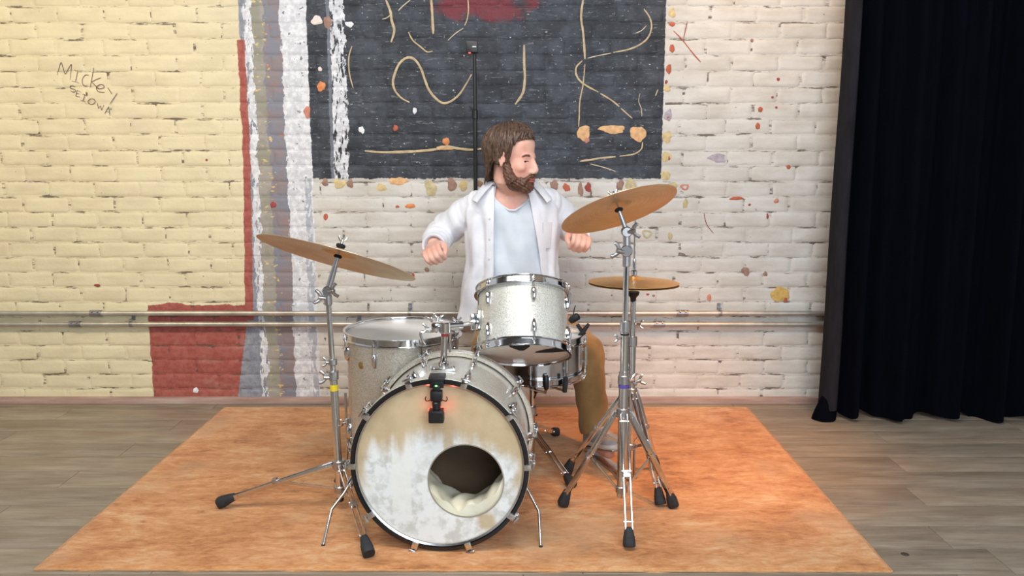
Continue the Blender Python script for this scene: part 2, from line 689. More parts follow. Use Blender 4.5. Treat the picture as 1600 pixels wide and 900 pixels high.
def wall_patch(px, py, w, h, m, seed, rot=0.0, irr=0.22, hole=0.0):
    r = np.random.default_rng(seed)
    c = at(px, py, YW)
    ph = r.uniform(0, 6.28, 4)
    am = r.uniform(0.3, 1.0, 4) * irr
    N = 22
    k = 0.00275
    rim = []
    for i in range(N):
        a = 2 * math.pi * i / N
        rr = 1 + am[0] * .5 * math.sin(2 * a + ph[0]) + am[1] * .5 * math.sin(3 * a + ph[1]) + am[2] * .35 * math.sin(5 * a + ph[2]) + am[3] * .25 * math.sin(8 * a + ph[3])
        x, z = w / 2 * k * rr * math.cos(a), h / 2 * k * rr * math.sin(a)
        x, z = x * math.cos(rot) - z * math.sin(rot), x * math.sin(rot) + z * math.cos(rot)
        rim.append((x, z))
    b = MB()
    y0, y1 = YW + 0.004, YW - 0.0022
    rings = [[Vector((c.x + x, y0, c.z + z)) for x, z in rim], [Vector((c.x + x, y1 + 0.001, c.z + z)) for x, z in rim],
             [Vector((c.x + x * .9, y1, c.z + z * .9)) for x, z in rim]]
    if hole:
        rings += [[Vector((c.x + x * hole, y1, c.z + z * hole)) for x, z in rim], [Vector((c.x + x * hole, y0, c.z + z * hole)) for x, z in rim]]
        b.loft(rings, True, False)
    else:
        rings += [[Vector((c.x + x * .02, y1 - 0.0003, c.z + z * .02)) for x, z in rim]]
        b.loft(rings, True, True)
    return b.build('flaked_patch', PATCH[m], wall, 50)


patches = [
    (912, 208, 22, 24, 'tan'), (908, 213, 14, 7, 'tan'), (957, 202, 44, 13, 'tan'), (997, 209, 24, 27, 'tan'),
    (917, 219, 8, 9, 'salmon'), (502, 135, 14, 15, 'orange'), (495, 32, 17, 15, 'pink'), (512, 35, 12, 22, 'brown'),
    (480, 175, 11, 19, 'salmon'), (618, 200, 9, 9, 'rust'), (697, 221, 13, 11, 'orange'), (500, 108, 7, 7, 'pink'),
    (648, 173, 7, 10, 'white'), (565, 203, 9, 12, 'white'), (546, 38, 13, 9, 'white'), (697, 231, 30, 8, 'tan'),
    (508, 285, 11, 12, 'brown'), (530, 287, 18, 17, 'ochre'), (547, 287, 12, 13, 'brown'), (596, 293, 15, 14, 'ochre'), (622, 283, 30, 13, 'tan'),
    (673, 294, 19, 27, 'khaki'), (706, 288, 17, 20, 'brown'), (724, 290, 15, 17, 'ochre'), (641, 322, 17, 8, 'orange'), (621, 323, 6, 5, 'rust'),
    (509, 339, 8, 11, 'rust'), (645, 430, 6, 8, 'rust'), (667, 421, 8, 8, 'brown'), (605, 429, 10, 5, 'rust'), (748, 287, 14, 11, 'brown'),
    (427, 320, 9, 11, 'crimson'), (866, 289, 15, 15, 'brown'), (885, 293, 12, 13, 'rust'), (907, 296, 9, 22, 'brown'), (919, 293, 12, 14, 'crimson'),
    (969, 289, 13, 17, 'brown'), (985, 288, 19, 18, 'khaki'), (1040, 274, 17, 14, 'ochre'), (1041, 245, 15, 17, 'ochre'), (1045, 246, 5, 9, 'rust'),
    (1050, 291, 19, 13, 'khaki'), (1050, 38, 11, 6, 'rust'), (1050, 20, 10, 16, 'ochre'), (1050, 76, 8, 14, 'rust'), (1045, 108, 9, 15, 'rust'), (1041, 128, 5, 6, 'crimson'),
    (1042, 138, 11, 10, 'ochre'), (1044, 180, 13, 18, 'mauve'), (1044, 183, 8, 7, 'rust'), (1042, 214, 17, 18, 'ochre'),
    (1188, 171, 8, 8, 'rust'), (1184, 197, 8, 10, 'rust'), (1216, 124, 5, 6, 'crimson'), (1175, 63, 5, 5, 'brown'), (1207, 152, 4, 4, 'crimson'), (1213, 168, 4, 4, 'crimson'),
    (1121, 247, 30, 14, 'mauve'), (1232, 261, 7, 7, 'rust'), (1071, 318, 9, 15, 'khaki'), (1151, 310, 22, 6, 'rust'), (1171, 320, 5, 4, 'crimson'),
    (1047, 369, 8, 14, 'khaki'), (1165, 424, 13, 15, 'brown'), (1196, 428, 7, 8, 'brown'), (1108, 465, 7, 13, 'salmon'), (1219, 460, 30, 27, 'gold'), (1227, 468, 7, 10, 'rust'),
    (1199, 338, 4, 10, 'crimson'), (1213, 314, 9, 7, 'salmon'), (1012, 460, 5, 4, 'crimson'), (1021, 462, 5, 4, 'brown'), (306, 610, 10, 9, 'white'),
    (152, 446, 10, 5, 'crimson'), (323, 250, 4, 4, 'crimson'), (110, 492, 4, 3, 'brown'),
]
for i, p in enumerate(patches):
    wall_patch(*p, seed=i + 5, irr=0.30 if p[2] > 8 else 0.2)
wall_patch(1070, 292, 13, 11, 'salmon', 91, hole=0.55)
wall_patch(1011, 365, 17, 14, 'khaki', 92, hole=0.62)

S3 = 0.3
ink = [
    [(298, 392), (306, 360), (318, 325), (328, 352), (340, 385), (356, 358), (372, 335), (369, 375), (366, 415)],
    [(385, 365), (425, 375)], [(405, 370), (399, 400), (393, 428)], [(375, 422), (412, 432)],
    [(462, 392), (447, 390), (434, 402), (428, 420), (432, 440), (445, 448), (457, 446)],
    [(488, 352), (480, 400), (470, 455)], [(526, 405), (502, 414), (478, 427)], [(478, 427), (496, 445), (517, 466)],
    [(500, 456), (525, 462), (543, 452), (530, 440), (510, 446), (502, 462), (515, 478), (545, 480)],
    [(560, 455), (572, 472), (583, 490)], [(610, 485), (594, 510), (572, 542)],
    [(392, 452), (376, 446), (364, 452), (372, 461), (390, 466), (392, 476), (380, 479), (366, 471)],
    [(402, 470), (398, 485), (395, 500)], [(402, 470), (420, 478)], [(398, 485), (413, 490)], [(395, 500), (415, 504)],
    [(442, 493), (437, 510), (431, 526)], [(430, 490), (453, 496)], [(420, 522), (443, 529)],
    [(478, 513), (464, 520), (459, 532), (470, 542), (486, 541), (496, 530), (490, 518), (478, 513)],
    [(508, 538), (510, 552), (513, 566)], [(513, 566), (522, 550)], [(522, 550), (526, 562), (529, 573)], [(529, 573), (541, 547)],
    [(545, 592), (556, 573), (566, 555)], [(566, 555), (569, 578), (573, 600)], [(551, 580), (571, 584)],
]
for p in ink:
    wall_stroke('ink_letter_stroke', [(x * S3, y * S3) for x, y in p], 1.25, M_INK, len(p) > 2, lift=0.0024)

# skirting strip along the wall
n = NT('mauve_skirting')
P, X, Y, Z = n.geo()
f = n.noise(n.vec(X * 0.3, Y, Z * 4.0), 14, 4, 0.6)
n.set(Base_Color=n.ramp(f, [(0.3, lin(150, 122, 112)), (0.5, lin(172, 142, 130)), (0.72, lin(190, 168, 156))]), Roughness=0.55)
M_SKIRT = n.mat
b = MB().box(((WALL_X0 + WALL_X1) / 2, YW - 0.008, 0.016), (WALL_X1 - WALL_X0, 0.022, 0.032), bev=0.003)
tag(b.build('baseboard_back', M_SKIRT, None, 30, loc=((WALL_X0 + WALL_X1) / 2, YW - 0.008, 0)), 'low mauve skirting strip along the foot of the brick wall', kind='structure')

# floor: bed and planks
n = NT('weathered_plank')
P, X, Y, Z = n.geo()
r = n.rnd()
v = n.vec(X * 0.16 + r * 31.0, Y * 1.0 + r * 17.0, Z)
g1 = n.noise(v, 17, 6, 0.68, 0.4)
g2 = n.noise(n.vec(X * 0.10 + r * 11.0, Y, Z), 60, 5, 0.7)
g3 = n.noise(n.vec(X * 0.5 + r * 7.0, Y * 1.3, Z), 7, 3, 0.5)
g4 = n.noise(n.vec(X * 0.05 + r * 3.0, Y, Z), 190, 3, 0.6)
c = n.ramp(g1 * 0.50 + g2 * 0.30 + g4 * 0.20, [(0.28, lin(92, 83, 73)), (0.44, lin(134, 122, 108)), (0.56, lin(156, 144, 128)), (0.74, lin(184, 173, 156))])
c = n.mix(n.step(g3, 0.42, 0.75) * 0.5, c, lin(132, 112, 92))
wht = n.step(n.noise(n.vec(X * 0.25 + r * 5.0, Y * 2.0, Z), 26, 5, 0.75), 0.66, 0.74)
c = n.mix(wht * 0.55, c, lin(190, 184, 172))
c = n.mix(1.0, c, n.ramp(r, [(0.0, (0.86, 0.86, 0.86, 1)), (1.0, (1.1, 1.08, 1.05, 1))]), 'MULTIPLY')
n.set(Base_Color=c, Roughness=g1 * 0.2 + 0.42, Specular_IOR_Level=0.4)
n.bump(g1 + g2 * 0.6, 0.12, 0.0015)
M_PLANK = n.mat
M_BED = simple('floor_bed', lin(52, 46, 41), 0.9, 0, 0.1, 8)
FX0, FX1, FY0, FY1 = -4.8, 3.3, -2.6, YW + 0.005
fl = MB().box(((FX0 + FX1) / 2, (FY0 + FY1) / 2, -0.028), (FX1 - FX0, FY1 - FY0, 0.05)).build('floor', M_BED, None, 0, loc=(0, 0, 0))
tag(fl, 'weathered grey-brown plank floor laid parallel to the wall', kind='structure')
PWD, PLN = 0.152, 1.22
plank_me = {}


def plank(w, d):
    key = (round(w, 3), round(d, 3))
    if key not in plank_me:
        q = MB().box((0, 0, -0.0015), (w - 0.0016, d - 0.0016, 0.003), bev=0.0007)
        me = q.mesh('plank', smooth=30)
        me.materials.append(M_PLANK)
        plank_me[key] = me
    return plank_me[key]


far = MB()
row = 0
y = 2.303 - 34 * PWD
while y < FY1:
    d = min(PWD, FY1 - y)
    if y + d > FY0 and d > 0.01:
        x = FX0 - (row * 0.47 % 1.0) * PLN
        if abs(y - (2.303 - PWD)) < 0.01:
            x = 1.42 - 5 * PLN
        while x < FX1:
            a, e = max(x, FX0), min(x + PLN, FX1)
            if e - a > 0.03 and y >= FY0 and y < 0.9:
                far.box(((a + e) / 2, y + d / 2, -0.0015), (e - a - .0016, d - .0016, .003))
            elif e - a > 0.03 and y >= FY0:
                o = bpy.data.objects.new('plank', plank(e - a, d))
                link(o, fl)
                o.location = ((a + e) / 2, y + d / 2, 0.0)
            x += PLN
    y += PWD
    row += 1
tag(far.build('plank_field', M_PLANK, fl, 0), kind='stuff')
# small dark knot cap on a plank near the rug's corner
kb = MB().lathe([(0.0001, 0.0012), (0.010, 0.0012), (0.012, 0.0002)], Matrix.Translation(flr(1414, 866)), 20)
kb.build('floor_plug', simple('plug_dark', lin(70, 60, 54), 0.6), fl)

# the rest of the room: ceiling above, wall behind the camera
M_CEIL = simple('ceiling_paint', lin(96, 94, 92), 0.8, 0, 0.1, 3)
tag(MB().box((-0.75, 0.6, 3.36), (8.1, 6.4, 0.06)).build('ceiling', M_CEIL, None, 0, loc=(-0.125, 0.6, 3.33)), 'plain grey ceiling over the room', kind='structure')
M_REAR = simple('rear_wall_paint', lin(120, 114, 108), 0.8, 0, 0.1, 2)
tag(MB().box((-0.75, -2.63, 1.66), (8.1, 0.06, 3.34)).build('wall_rear', M_REAR, None, 0, loc=(-0.125, -2.63, 0)), 'plain wall behind the camera', kind='structure')

# rug
n = NT('suede_pile')
P, X, Y, Z = n.geo()
w1 = n.noise(n.vec(X * 0.8, Y * 1.5, Z), 3.6, 5, 0.62, 0.6)
w2 = n.noise(n.vec(X * 0.9, Y * 2.2, Z), 13, 5, 0.68, 0.9)
w3 = n.noise(P, 210, 2, 0.5)
w4 = n.noise(n.vec(X * 0.7, Y * 2.0, Z), 46, 4, 0.7, 0.6)
c = n.ramp(w1 * 0.40 + w2 * 0.34 + w4 * 0.26, [(0.36, lin(142, 92, 54)), (0.45, lin(184, 124, 76)), (0.53, lin(204, 147, 98)), (0.64, lin(216, 180, 140))])
tf = n.step(n.noise(P, 9, 4, 0.6), 0.55, 0.66) * n.step(w2, 0.45, 0.35)
c = n.mix(tf * 0.45, c, lin(146, 92, 52))
c = n.mix(n.step(n.noise(n.vec(X + 9.0, Y, Z), 2.3, 3, 0.5), 0.52, 0.68) * 0.5, c, lin(196, 160, 124))
n.set(Base_Color=c, Roughness=0.85, Sheen_Weight=0.25, Sheen_Roughness=0.4, Specular_IOR_Level=0.15)
n.bump(w3 * 0.7 + w2, 0.35, 0.003)
M_RUG = n.mat
RC = [flr(54, 892), flr(1394, 895), flr(1167, 638), flr(351, 638)]
NX, NY = 200, 120
vv, ff = [], []
T_RUG = 0.008
for j in range(NY):
    for i in range(NX):
        u, w = i / (NX - 1), j / (NY - 1)
        p = (RC[0] * (1 - u) + RC[1] * u) * (1 - w) + (RC[3] * (1 - u) + RC[2] * u) * w
        e = min(u * 2.44, (1 - u) * 2.44, w * 1.53, (1 - w) * 1.53)
        h = T_RUG * min(1, 0.45 + e / 0.012) + 0.0009 * math.sin(23 * p.x + 7 * p.y) * math.sin(31 * p.y) * min(1, e / 0.05)
        wob = 0.0022 * (math.sin(19 * p.x + 3) + math.sin(43 * p.x)) if (j == 0 or j == NY - 1) else 0
        vv.append((p.x, p.y + wob, h))
for j in range(NY - 1):
    for i in range(NX - 1):
        a = j * NX + i
        ff.append((a, a + 1, a + NX + 1, a + NX))
nb = len(vv)
per = [i for i in range(NX)] + [j * NX + NX - 1 for j in range(1, NY)] + [(NY - 1) * NX + i for i in range(NX - 2, -1, -1)] + [j * NX for j in range(NY - 2, 0, -1)]
for k in per:
    vv.append((vv[k][0], vv[k][1], 0.0002))
m = len(per)
for k in range(m):
    ff.append((per[k], nb + k, nb + (k + 1) % m, per[(k + 1) % m]))
RUGC = (RC[0] + RC[1] + RC[2] + RC[3]) / 4
rug = thing('rug', (RUGC.x, RUGC.y, 0), 'orange-tan suede-like rug lying under the whole drum kit', 'rug')
q = MB(); q.add(vv, ff)
q.build('pile', M_RUG, rug, 60)
bd = MB()
M_BIND = simple('rug_binding', lin(188, 142, 98), 0.85, 0, 0.15, 60)
for a, b_ in ((0, 1), (1, 2), (2, 3), (3, 0)):
    pts = [RC[a].lerp(RC[b_], t / 60) + Vector((0, 0, 0.0035)) for t in range(61)]
    bd = MB().tube([p + Vector((random.uniform(-.0012, .0012), random.uniform(-.0012, .0012), 0)) for p in pts], 0.0032, 6)
    bd.build('edge_binding', M_BIND, rug)

# conduits
M_PIPE = NT('conduit_steel')
P = M_PIPE.obj()[0]
f = M_PIPE.noise(P, 12, 4)
M_PIPE.set(Base_Color=M_PIPE.ramp(f, [(0.3, lin(170, 165, 156)), (0.7, lin(205, 200, 190))]), Metallic=0.65, Roughness=f * 0.2 + 0.28)
M_PIPE = M_PIPE.mat
M_ZINC = simple('zinc_fitting', lin(150, 150, 152), 0.38, 0.8, 0.2, 30)
for py, cx, straps, lab in ((489.5, (150, 1066), (1125, 640), 'upper of the two steel conduits running along the brick wall'),
                            (506.5, (118, 1030), (205, 560), 'lower of the two steel conduits running along the brick wall')):
    yp = YW - 0.030
    z = at(600, py, yp).z
    x0, x1 = WALL_X0 + 0.02, 2.6
    cd = thing('conduit_pipe', (0, yp, z), lab, 'pipe', 'steel conduits along the wall')
    MB().tube([(x0, yp, z), (x1, yp, z)], 0.0118, 16).build('pipe_run', M_PIPE, cd)
    for c_ in cx:
        xx = at(c_, py, yp).x
        MB().tube([(xx - 0.026, yp, z), (xx + 0.026, yp, z)], 0.0152, 16).build('coupling', M_ZINC, cd)
        for s in (-0.013, 0.013):
            MB().cyl((0, 0, 0.012), 0.0045, 0.009, frame((xx + s, yp, z), (0, -0.8, 0.6)), 8, 0.001).build('set_screw', M_ZINC, cd)
    for c_ in straps:
        xx = at(c_, py, yp).x
        bb = MB()
        arc = [(xx, yp - 0.0135 * math.cos(a), z + 0.0135 * math.sin(a)) for a in np.linspace(-1.9, 1.57, 12)]
        bb.tube(arc, 0.008, 6, flat=0.15)
        bb.box((xx, YW - 0.012, z + 0.022), (0.016, 0.035, 0.003))
        bb.box((xx, YW - 0.002, z + 0.028), (0.016, 0.004, 0.03))
        bb.build('pipe_strap', M_ZINC, cd)

# black curtain on the right
n = NT('navy_velvet')
P, X, Y, Z = n.geo()
f = n.noise(n.vec(X, Y, Z * 0.2), 30, 4, 0.6)
n.set(Base_Color=n.ramp(f, [(0.3, lin(4, 5, 11)), (0.7, lin(6, 8, 16))]), Roughness=0.95, Specular_IOR_Level=0.05,
      Sheen_Weight=0.02, Sheen_Roughness=0.5, Sheen_Tint=lin(60, 70, 130))
M_VELVET = n.mat
n = NT('curtain_lit_fold')
P, X, Y, Z = n.geo()
f = n.noise(n.vec(X, Y, Z * 0.2), 40, 4, 0.6)
n.set(Base_Color=n.ramp(f, [(0.3, lin(30, 29, 33)), (0.7, lin(40, 38, 42))]), Roughness=0.9, Specular_IOR_Level=0.1)
M_LIT_FOLD = n.mat
CX0 = 1.395
cur = thing('stage_curtain', (CX0 + 0.8, 3.5, 0), 'tall black-navy velvet curtain hanging at the right in front of the wall', 'curtain')


def curtain_y(x, z):
    s = x - CX0
    drop = 1 - z / 2.6
    return 3.515 + (0.030 + 0.022 * drop) * math.sin(s * 33 + 1.4 * math.sin(s * 7)) + 0.018 * math.sin(s * 71 + 2 + z * 0.6) + 0.012 * math.sin(s * 13)


NXc, NZc = 280, 44
rings = []
for j in range(NZc):
    w = j / (NZc - 1)
    ring = []
    for i in range(NXc):
        u = i / (NXc - 1)
        x = CX0 + 0.012 + u * 1.85
        hem = 0.014 + 0.012 * math.sin(x * 17) + 0.010 * math.sin(x * 41 + 1)
        if u < 0.05: hem += 0.06 * (0.05 - u) / 0.05
        z = hem + (2.6 - hem) * w
        ring.append(Vector((x, curtain_y(x, z), z)))
    rings.append(ring)
back = [[p + Vector((0, 0.006, 0)) for p in r] for r in rings]
q = MB()
q.loft(rings, False, False)
q.loft(back, False, False)
q.loft([rings[0], back[0]], False, False)
q.build('curtain_cloth', M_VELVET, cur, 70)
# leading edge fold; its grey paints in the light falling on it
rings = []
for j in range(40):
    z = 0.05 + 2.55 * j / 39
    d = 1 - j / 39
    w = 0.040 + 0.018 * d
    x0 = CX0 + 0.002 * math.sin(z * 5) - 0.012 * d * d
    y0 = 3.50
    rings.append([Vector((x0, y0 + 0.075, z)), Vector((x0 - 0.004, y0 + 0.03, z)), Vector((x0, y0, z)), Vector((x0 + w * .35, y0 - 0.018 + 0.004 * math.sin(9 * z), z)),
                  Vector((x0 + w * .75, y0 - 0.016, z)), Vector((x0 + w, y0 + 0.004, z)), Vector((x0 + w * .6, y0 + 0.05, z))])
MB().loft(rings, True, True).build('leading_edge', M_LIT_FOLD, cur, 60)
# bunched weighted hem on the floor
c0 = flr(1294, 661)
rings = []
for t in np.linspace(0, 1, 9):
    ww = 0.052 - 0.022 * t ** 1.5
    dd = 0.040 - 0.018 * t
    rings.append([Vector((c0.x + 0.012 * t + ww * math.cos(a) * (1 + .12 * math.sin(3 * a + t)), c0.y + 0.045 + dd * math.sin(a), 0.003 + 0.105 * t)) for a in np.linspace(0, 2 * math.pi, 18, endpoint=False)])
MB().loft(rings, True, True).build('bunched_hem', M_VELVET, cur, 60)

# ------------------------------------------------------------------ drum kit materials
def chrome(name, col=(0.74, 0.74, 0.75), rough=0.07):
    n = NT(name)
    P = n.obj()[0]
    f = n.noise(P, 35, 3)
    n.set(Base_Color=n.ramp(f, [(0.25, tuple(c * 0.86 for c in col) + (1,)), (0.75, col + (1,))]), Metallic=1.0, Roughness=f * 0.10 + rough)
    return n.mat


M_CHROME = chrome('polished_chrome')
M_STEEL = chrome('worn_chrome', (0.60, 0.59, 0.58), 0.20)
M_CAST = chrome('cast_metal', (0.50, 0.50, 0.51), 0.30)
M_RUBBER = simple('black_rubber', lin(34, 36, 40), 0.7, 0, 0.2, 60, 0.2)
M_BLACK = simple('black_plastic', lin(20, 20, 22), 0.45, 0, 0.2, 50)
M_LACQ = simple('black_lacquer', lin(16, 17, 20), 0.22, 0, 0.2, 20, coat=0.5)
M_FELT = simple('black_felt', lin(22, 22, 24), 0.95, 0, 0.2, 90, 0.5)
M_BRASSB = simple('brass_badge', lin(176, 140, 84), 0.4, 0.7, 0.25, 120)
M_TAPEY = simple('yellow_tape', lin(226, 200, 40), 0.6, 0, 0.08, 40)
M_TAPEP = simple('purple_ring', lin(84, 70, 150), 0.5, 0, 0.08, 40)
M_REDT = simple('red_mark', lin(150, 60, 56), 0.5, 0.2, 0.1, 40)


def sparkle(name, c0, c1, metal):
    n = NT(name)
    P = n.obj()[0]
    fl = n.voro(P, 520, 'Color')
    f = n.noise(P, 6, 3)
    base = n.mix(n.step(f, 0.35, 0.65), c0, c1)
    sx = n.new('ShaderNodeSeparateColor')
    n.t.links.new(fl.s, sx.inputs[0])
    g = E(n, sx.outputs[0])
    c = n.mix(g * 0.45, base, (1, 1, 1, 1))
    c = n.mix(n.step(E(n, sx.outputs[1]), 0.72, 0.8) * 0.5, c, lin(120, 116, 108))
    n.set(Base_Color=c, Metallic=g * 0.5 + metal, Roughness=g * 0.25 + 0.28, Coat_Weight=0.6, Coat_Roughness=0.08)
    n.bump(g, 0.25, 0.0006)
    return n.mat


M_SPARK = sparkle('silver_sparkle', lin(206, 206, 196), lin(196, 192, 176), 0.15)
M_CHAMP_RUG = sparkle('champagne_rug_reflection', lin(204, 192, 168), lin(190, 176, 150), 0.15)  # sparkle wrap with the rug's tan reflection put into its colour
M_WOOD = simple('maple_inside', lin(150, 126, 98), 0.6, 0, 0.2, 8)


def drumhead(name, col, spot):
    n = NT(name)
    P, X, Y, Z = n.obj()
    f = n.noise(P, 9, 4)
    n.set(Base_Color=n.ramp(f, [(0.3, col), (0.7, spot)]), Roughness=0.42, Specular_IOR_Level=0.4)
    return n.mat


M_HEADW = drumhead('coated_head', lin(232, 232, 230), lin(216, 212, 204))
M_HEADC = drumhead('clear_head', lin(178, 168, 156), lin(160, 150, 138))


def bronze(name, c0, c1):
    n = NT(name)
    P, X, Y, Z = n.obj()
    rr = n.math('SQRT', X * X + Y * Y)
    ring = n.noise(n.vec(rr, 0.0, 0.0), 260, 2, 0.6)
    f = n.noise(P, 7, 4)
    c = n.mix(n.step(f, 0.3, 0.7), c0, c1)
    c = n.mix(n.step(ring, 0.45, 0.62) * 0.22, c, lin(150, 112, 66))
    n.set(Base_Color=c, Metallic=0.8, Roughness=ring * 0.15 + 0.33)
    n.bump(ring, 0.18, 0.0006)
    return n.mat


M_BRONZE = bronze('cymbal_bronze', lin(226, 206, 172), lin(208, 184, 146))
M_BRONZE_AMBER = bronze('cymbal_bronze_amber_lit', lin(228, 186, 118), lin(214, 164, 98))  # hi-hat bronze, the amber light on it mixed into the colour


# ------------------------------------------------------------------ drum pieces
def lug_into(b, M, L=0.050, W=0.021, H=0.017):
    """local x outward from shell, z along the drum towards its hoop"""
    rings = []
    for t, w, h in ((0, .25, .30), (.06, .45, .55), (.25, .75, .85), (.55, .95, 1.0), (.85, 1.0, 1.0), (.96, .85, .9), (1.0, .6, .6)):
        z = (t - 0.5) * L
        rings.append([Vector((H * h * max(0, math.cos(a)) - 0.001, W / 2 * w * math.sin(a), z)) for a in np.linspace(-1.75, 1.75, 11)])
    b.loft(rings, True, True, M)
    return b


def drum(root, M, R, D, n, ph, shell_mat, top_mat, bot_mat, lugL=0.05, lug_in=0.055, split=True, hoopr=0.0, wood=True):
    seg = 72
    MB().lathe([(R, 0.001), (R, D - 0.001), (R - 0.006, D - 0.001), (R - 0.006, 0.001)], M, seg, True).build('shell', shell_mat, root)
    for s in (0, 1):
        fz = (lambda z: D + z) if s else (lambda z: -z)
        prof = [(R + .003, fz(-.013)), (R + .016, fz(-.013)), (R + .016, fz(-.010)), (R + .007, fz(-.009)), (R + .0065, fz(.010)),
                (R + .012, fz(.012)), (R + .012, fz(.0145)), (R + .004, fz(.0135)), (R + .003, fz(.009))]
        hp = MB().lathe(prof, M, seg, True).build('top_hoop' if s else 'bottom_hoop', M_CHROME, root)
        MB().lathe([(1e-4, fz(.0045)), (R * .5, fz(.0044)), (R - .004, fz(.004)), (R + .003, fz(.001)), (R + .0035, fz(-.008))], M, seg).build(
            'batter_head' if s else 'bottom_head', top_mat if s else bot_mat, root)
    for k in range(n):
        a = ph + 2 * math.pi * k / n
        ca, sa = math.cos(a), math.sin(a)
        for s in ((0, 1) if split else (2,)):
            zc = (D - lug_in) if s == 1 else lug_in
            zd = 1 if s == 1 else -1
            if s == 2: zc = D / 2
            L = M @ frame((R * ca, R * sa, zc), (0, 0, zd), (ca, sa, 0))
            lg = MB()
            if s == 2:
                lg.cyl((0.012, 0, -lugL / 2), 0.006, lugL, L, 12, 0.002)
                lg.box((0.005, 0, -lugL * .3), (0.012, 0.008, 0.008), L)
                lg.box((0.005, 0, lugL * .3), (0.012, 0.008, 0.008), L)
            else:
                lug_into(lg, L, lugL)
            lo = lg.build('lug', M_CHROME, root)
            for ss in ((0, 1) if s == 2 else (s,)):
                z0 = zc + (lugL / 2 - .006) * (1 if ss else -1)
                z1 = (D + .004) if ss else -.004
                rr = R + 0.011
                rb = MB().tube([M @ Vector((rr * ca, rr * sa, z0)), M @ Vector((rr * ca, rr * sa, z1))], 0.0027, 8)
                dz = 1 if ss else -1
                rb.cyl((0, 0, 0), 0.0055, 0.004, M @ frame((rr * ca, rr * sa, z1 - .013 * dz), (0, 0, dz)), 10, 0.001)
                rb.box((0, 0, .006), (.0065, .0065, .010), M @ frame((rr * ca, rr * sa, z1 - .004 * dz), (0, 0, dz), (ca, sa, 0)), 0.001)
                rb.build('tension_rod', M_STEEL, lo)


# ------------------------------------------------------------------ bass drum
TH = math.radians(3.5)
BR = 0.253                       # shell radius
BZ = 0.2715
bc = at(686, 732, 2.268)
BF = frame((bc.x, 2.268, BZ), (-math.sin(TH), -math.cos(TH), 0), (math.cos(TH), -math.sin(TH), 0))   # x right, y up, z to camera
bass = thing('bass_drum', (bc.x, 2.44, 0), 'large silver sparkle bass drum with a worn, reflection-painted front head and round port hole', 'drum')
BD = 0.365

sh = MB().lathe([(BR - .006, -.03), (BR - .006, -BD + .03), (BR - .012, -BD + .03), (BR - .012, -.03)], BF, 96, True)
sh.build('shell', M_SPARK, bass)
MB().lathe([(BR - .0125, -.032), (BR - .0125, -BD + .032)], BF, 96).build('shell_lining', M_WOOD, bass)
for nm, z0, z1 in (('front_hoop', -.042, 0.0), ('rear_hoop', -BD, -BD + .042)):
    hp = MB().lathe([(BR - .002, z0), (BR + .0085, z0), (BR + .0095, z0 + .002), (BR + .0095, z1 - .002), (BR + .0085, z1), (BR - .002, z1)], BF, 96, True).build(nm, M_LACQ if nm == 'front_hoop' else M_CHAMP_RUG, bass)
    MB().lathe([(BR + .0090, z0 + .003), (BR + .0106, z0 + .004), (BR + .0106, z1 - .005), (BR + .0090, z1 - .004)], BF, 96).build('silver_inlay', M_SPARK, hp)
    zi = -.006 if nm == 'front_hoop' else -BD + .006
    MB().lathe([(BR - .004, zi - .012), (BR - .001, zi - .006), (BR - .001, zi), (BR - .005, zi + .003), (BR - .010, zi), (BR - .010, zi - .012)], BF, 96, True).build(
        'flesh_hoop', M_STEEL if nm == 'front_hoop' else M_CAST, bass)

# worn coated front head, off-centre port; tan paints in reflected rug and light
n = NT('worn_head_reflection')
P, X, Y, Z = n.obj()
xx = X + 0.0
zz = Z - BZ
f1 = n.noise(P, 9, 5, 0.65)
f2 = n.noise(P, 34, 4, 0.6)
rad = n.math('SQRT', xx * xx + zz * zz)
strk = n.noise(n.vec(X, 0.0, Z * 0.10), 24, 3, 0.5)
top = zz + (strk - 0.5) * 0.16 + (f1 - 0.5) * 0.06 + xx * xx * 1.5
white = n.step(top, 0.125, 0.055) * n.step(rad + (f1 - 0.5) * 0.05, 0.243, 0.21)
white = white.mx(n.step(zz, -0.02, -0.10) * n.step(rad, 0.25, 0.235))
tanln = n.step(n.math('ABSOLUTE', xx - 0.028 + (f1 - 0.5) * 0.02), 0.020, 0.008) * n.step(zz, 0.015, 0.05)
tan2 = n.step(n.math('ABSOLUTE', xx - 0.105 + zz * 0.2 + (f1 - 0.5) * 0.03), 0.035, 0.015) * n.step(zz, -0.135, -0.155) * n.step(zz, -0.205, -0.185)
band = n.step(n.math('ABSOLUTE', xx + 0.112 + (f2 - 0.5) * 0.006), 0.030, 0.026) * n.step(zz, -0.17, -0.13) * n.step(zz, 0.14, 0.11)
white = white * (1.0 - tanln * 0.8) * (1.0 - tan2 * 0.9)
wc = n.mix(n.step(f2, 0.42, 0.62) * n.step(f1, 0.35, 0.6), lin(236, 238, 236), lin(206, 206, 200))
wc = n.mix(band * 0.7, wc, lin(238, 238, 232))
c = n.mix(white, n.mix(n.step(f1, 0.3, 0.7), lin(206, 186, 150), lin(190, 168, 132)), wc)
n.set(Base_Color=c, Roughness=0.5, Specular_IOR_Level=0.35)
tr = n.new('ShaderNodeBsdfTranslucent')
n.put(tr.inputs[0], c)
mx = n.new('ShaderNodeMixShader')
mx.inputs[0].default_value = 0.10
out = [q for q in n.t.nodes if q.type == 'OUTPUT_MATERIAL'][0]
n.t.links.new(n.bsdf.outputs[0], mx.inputs[1])
n.t.links.new(tr.outputs[0], mx.inputs[2])
n.t.links.new(mx.outputs[0], out.inputs[0])
M_WORN_REFL = n.mat
HO, HR = Vector((0.0765, -0.0465)), 0.111
rings = []
NS = 120
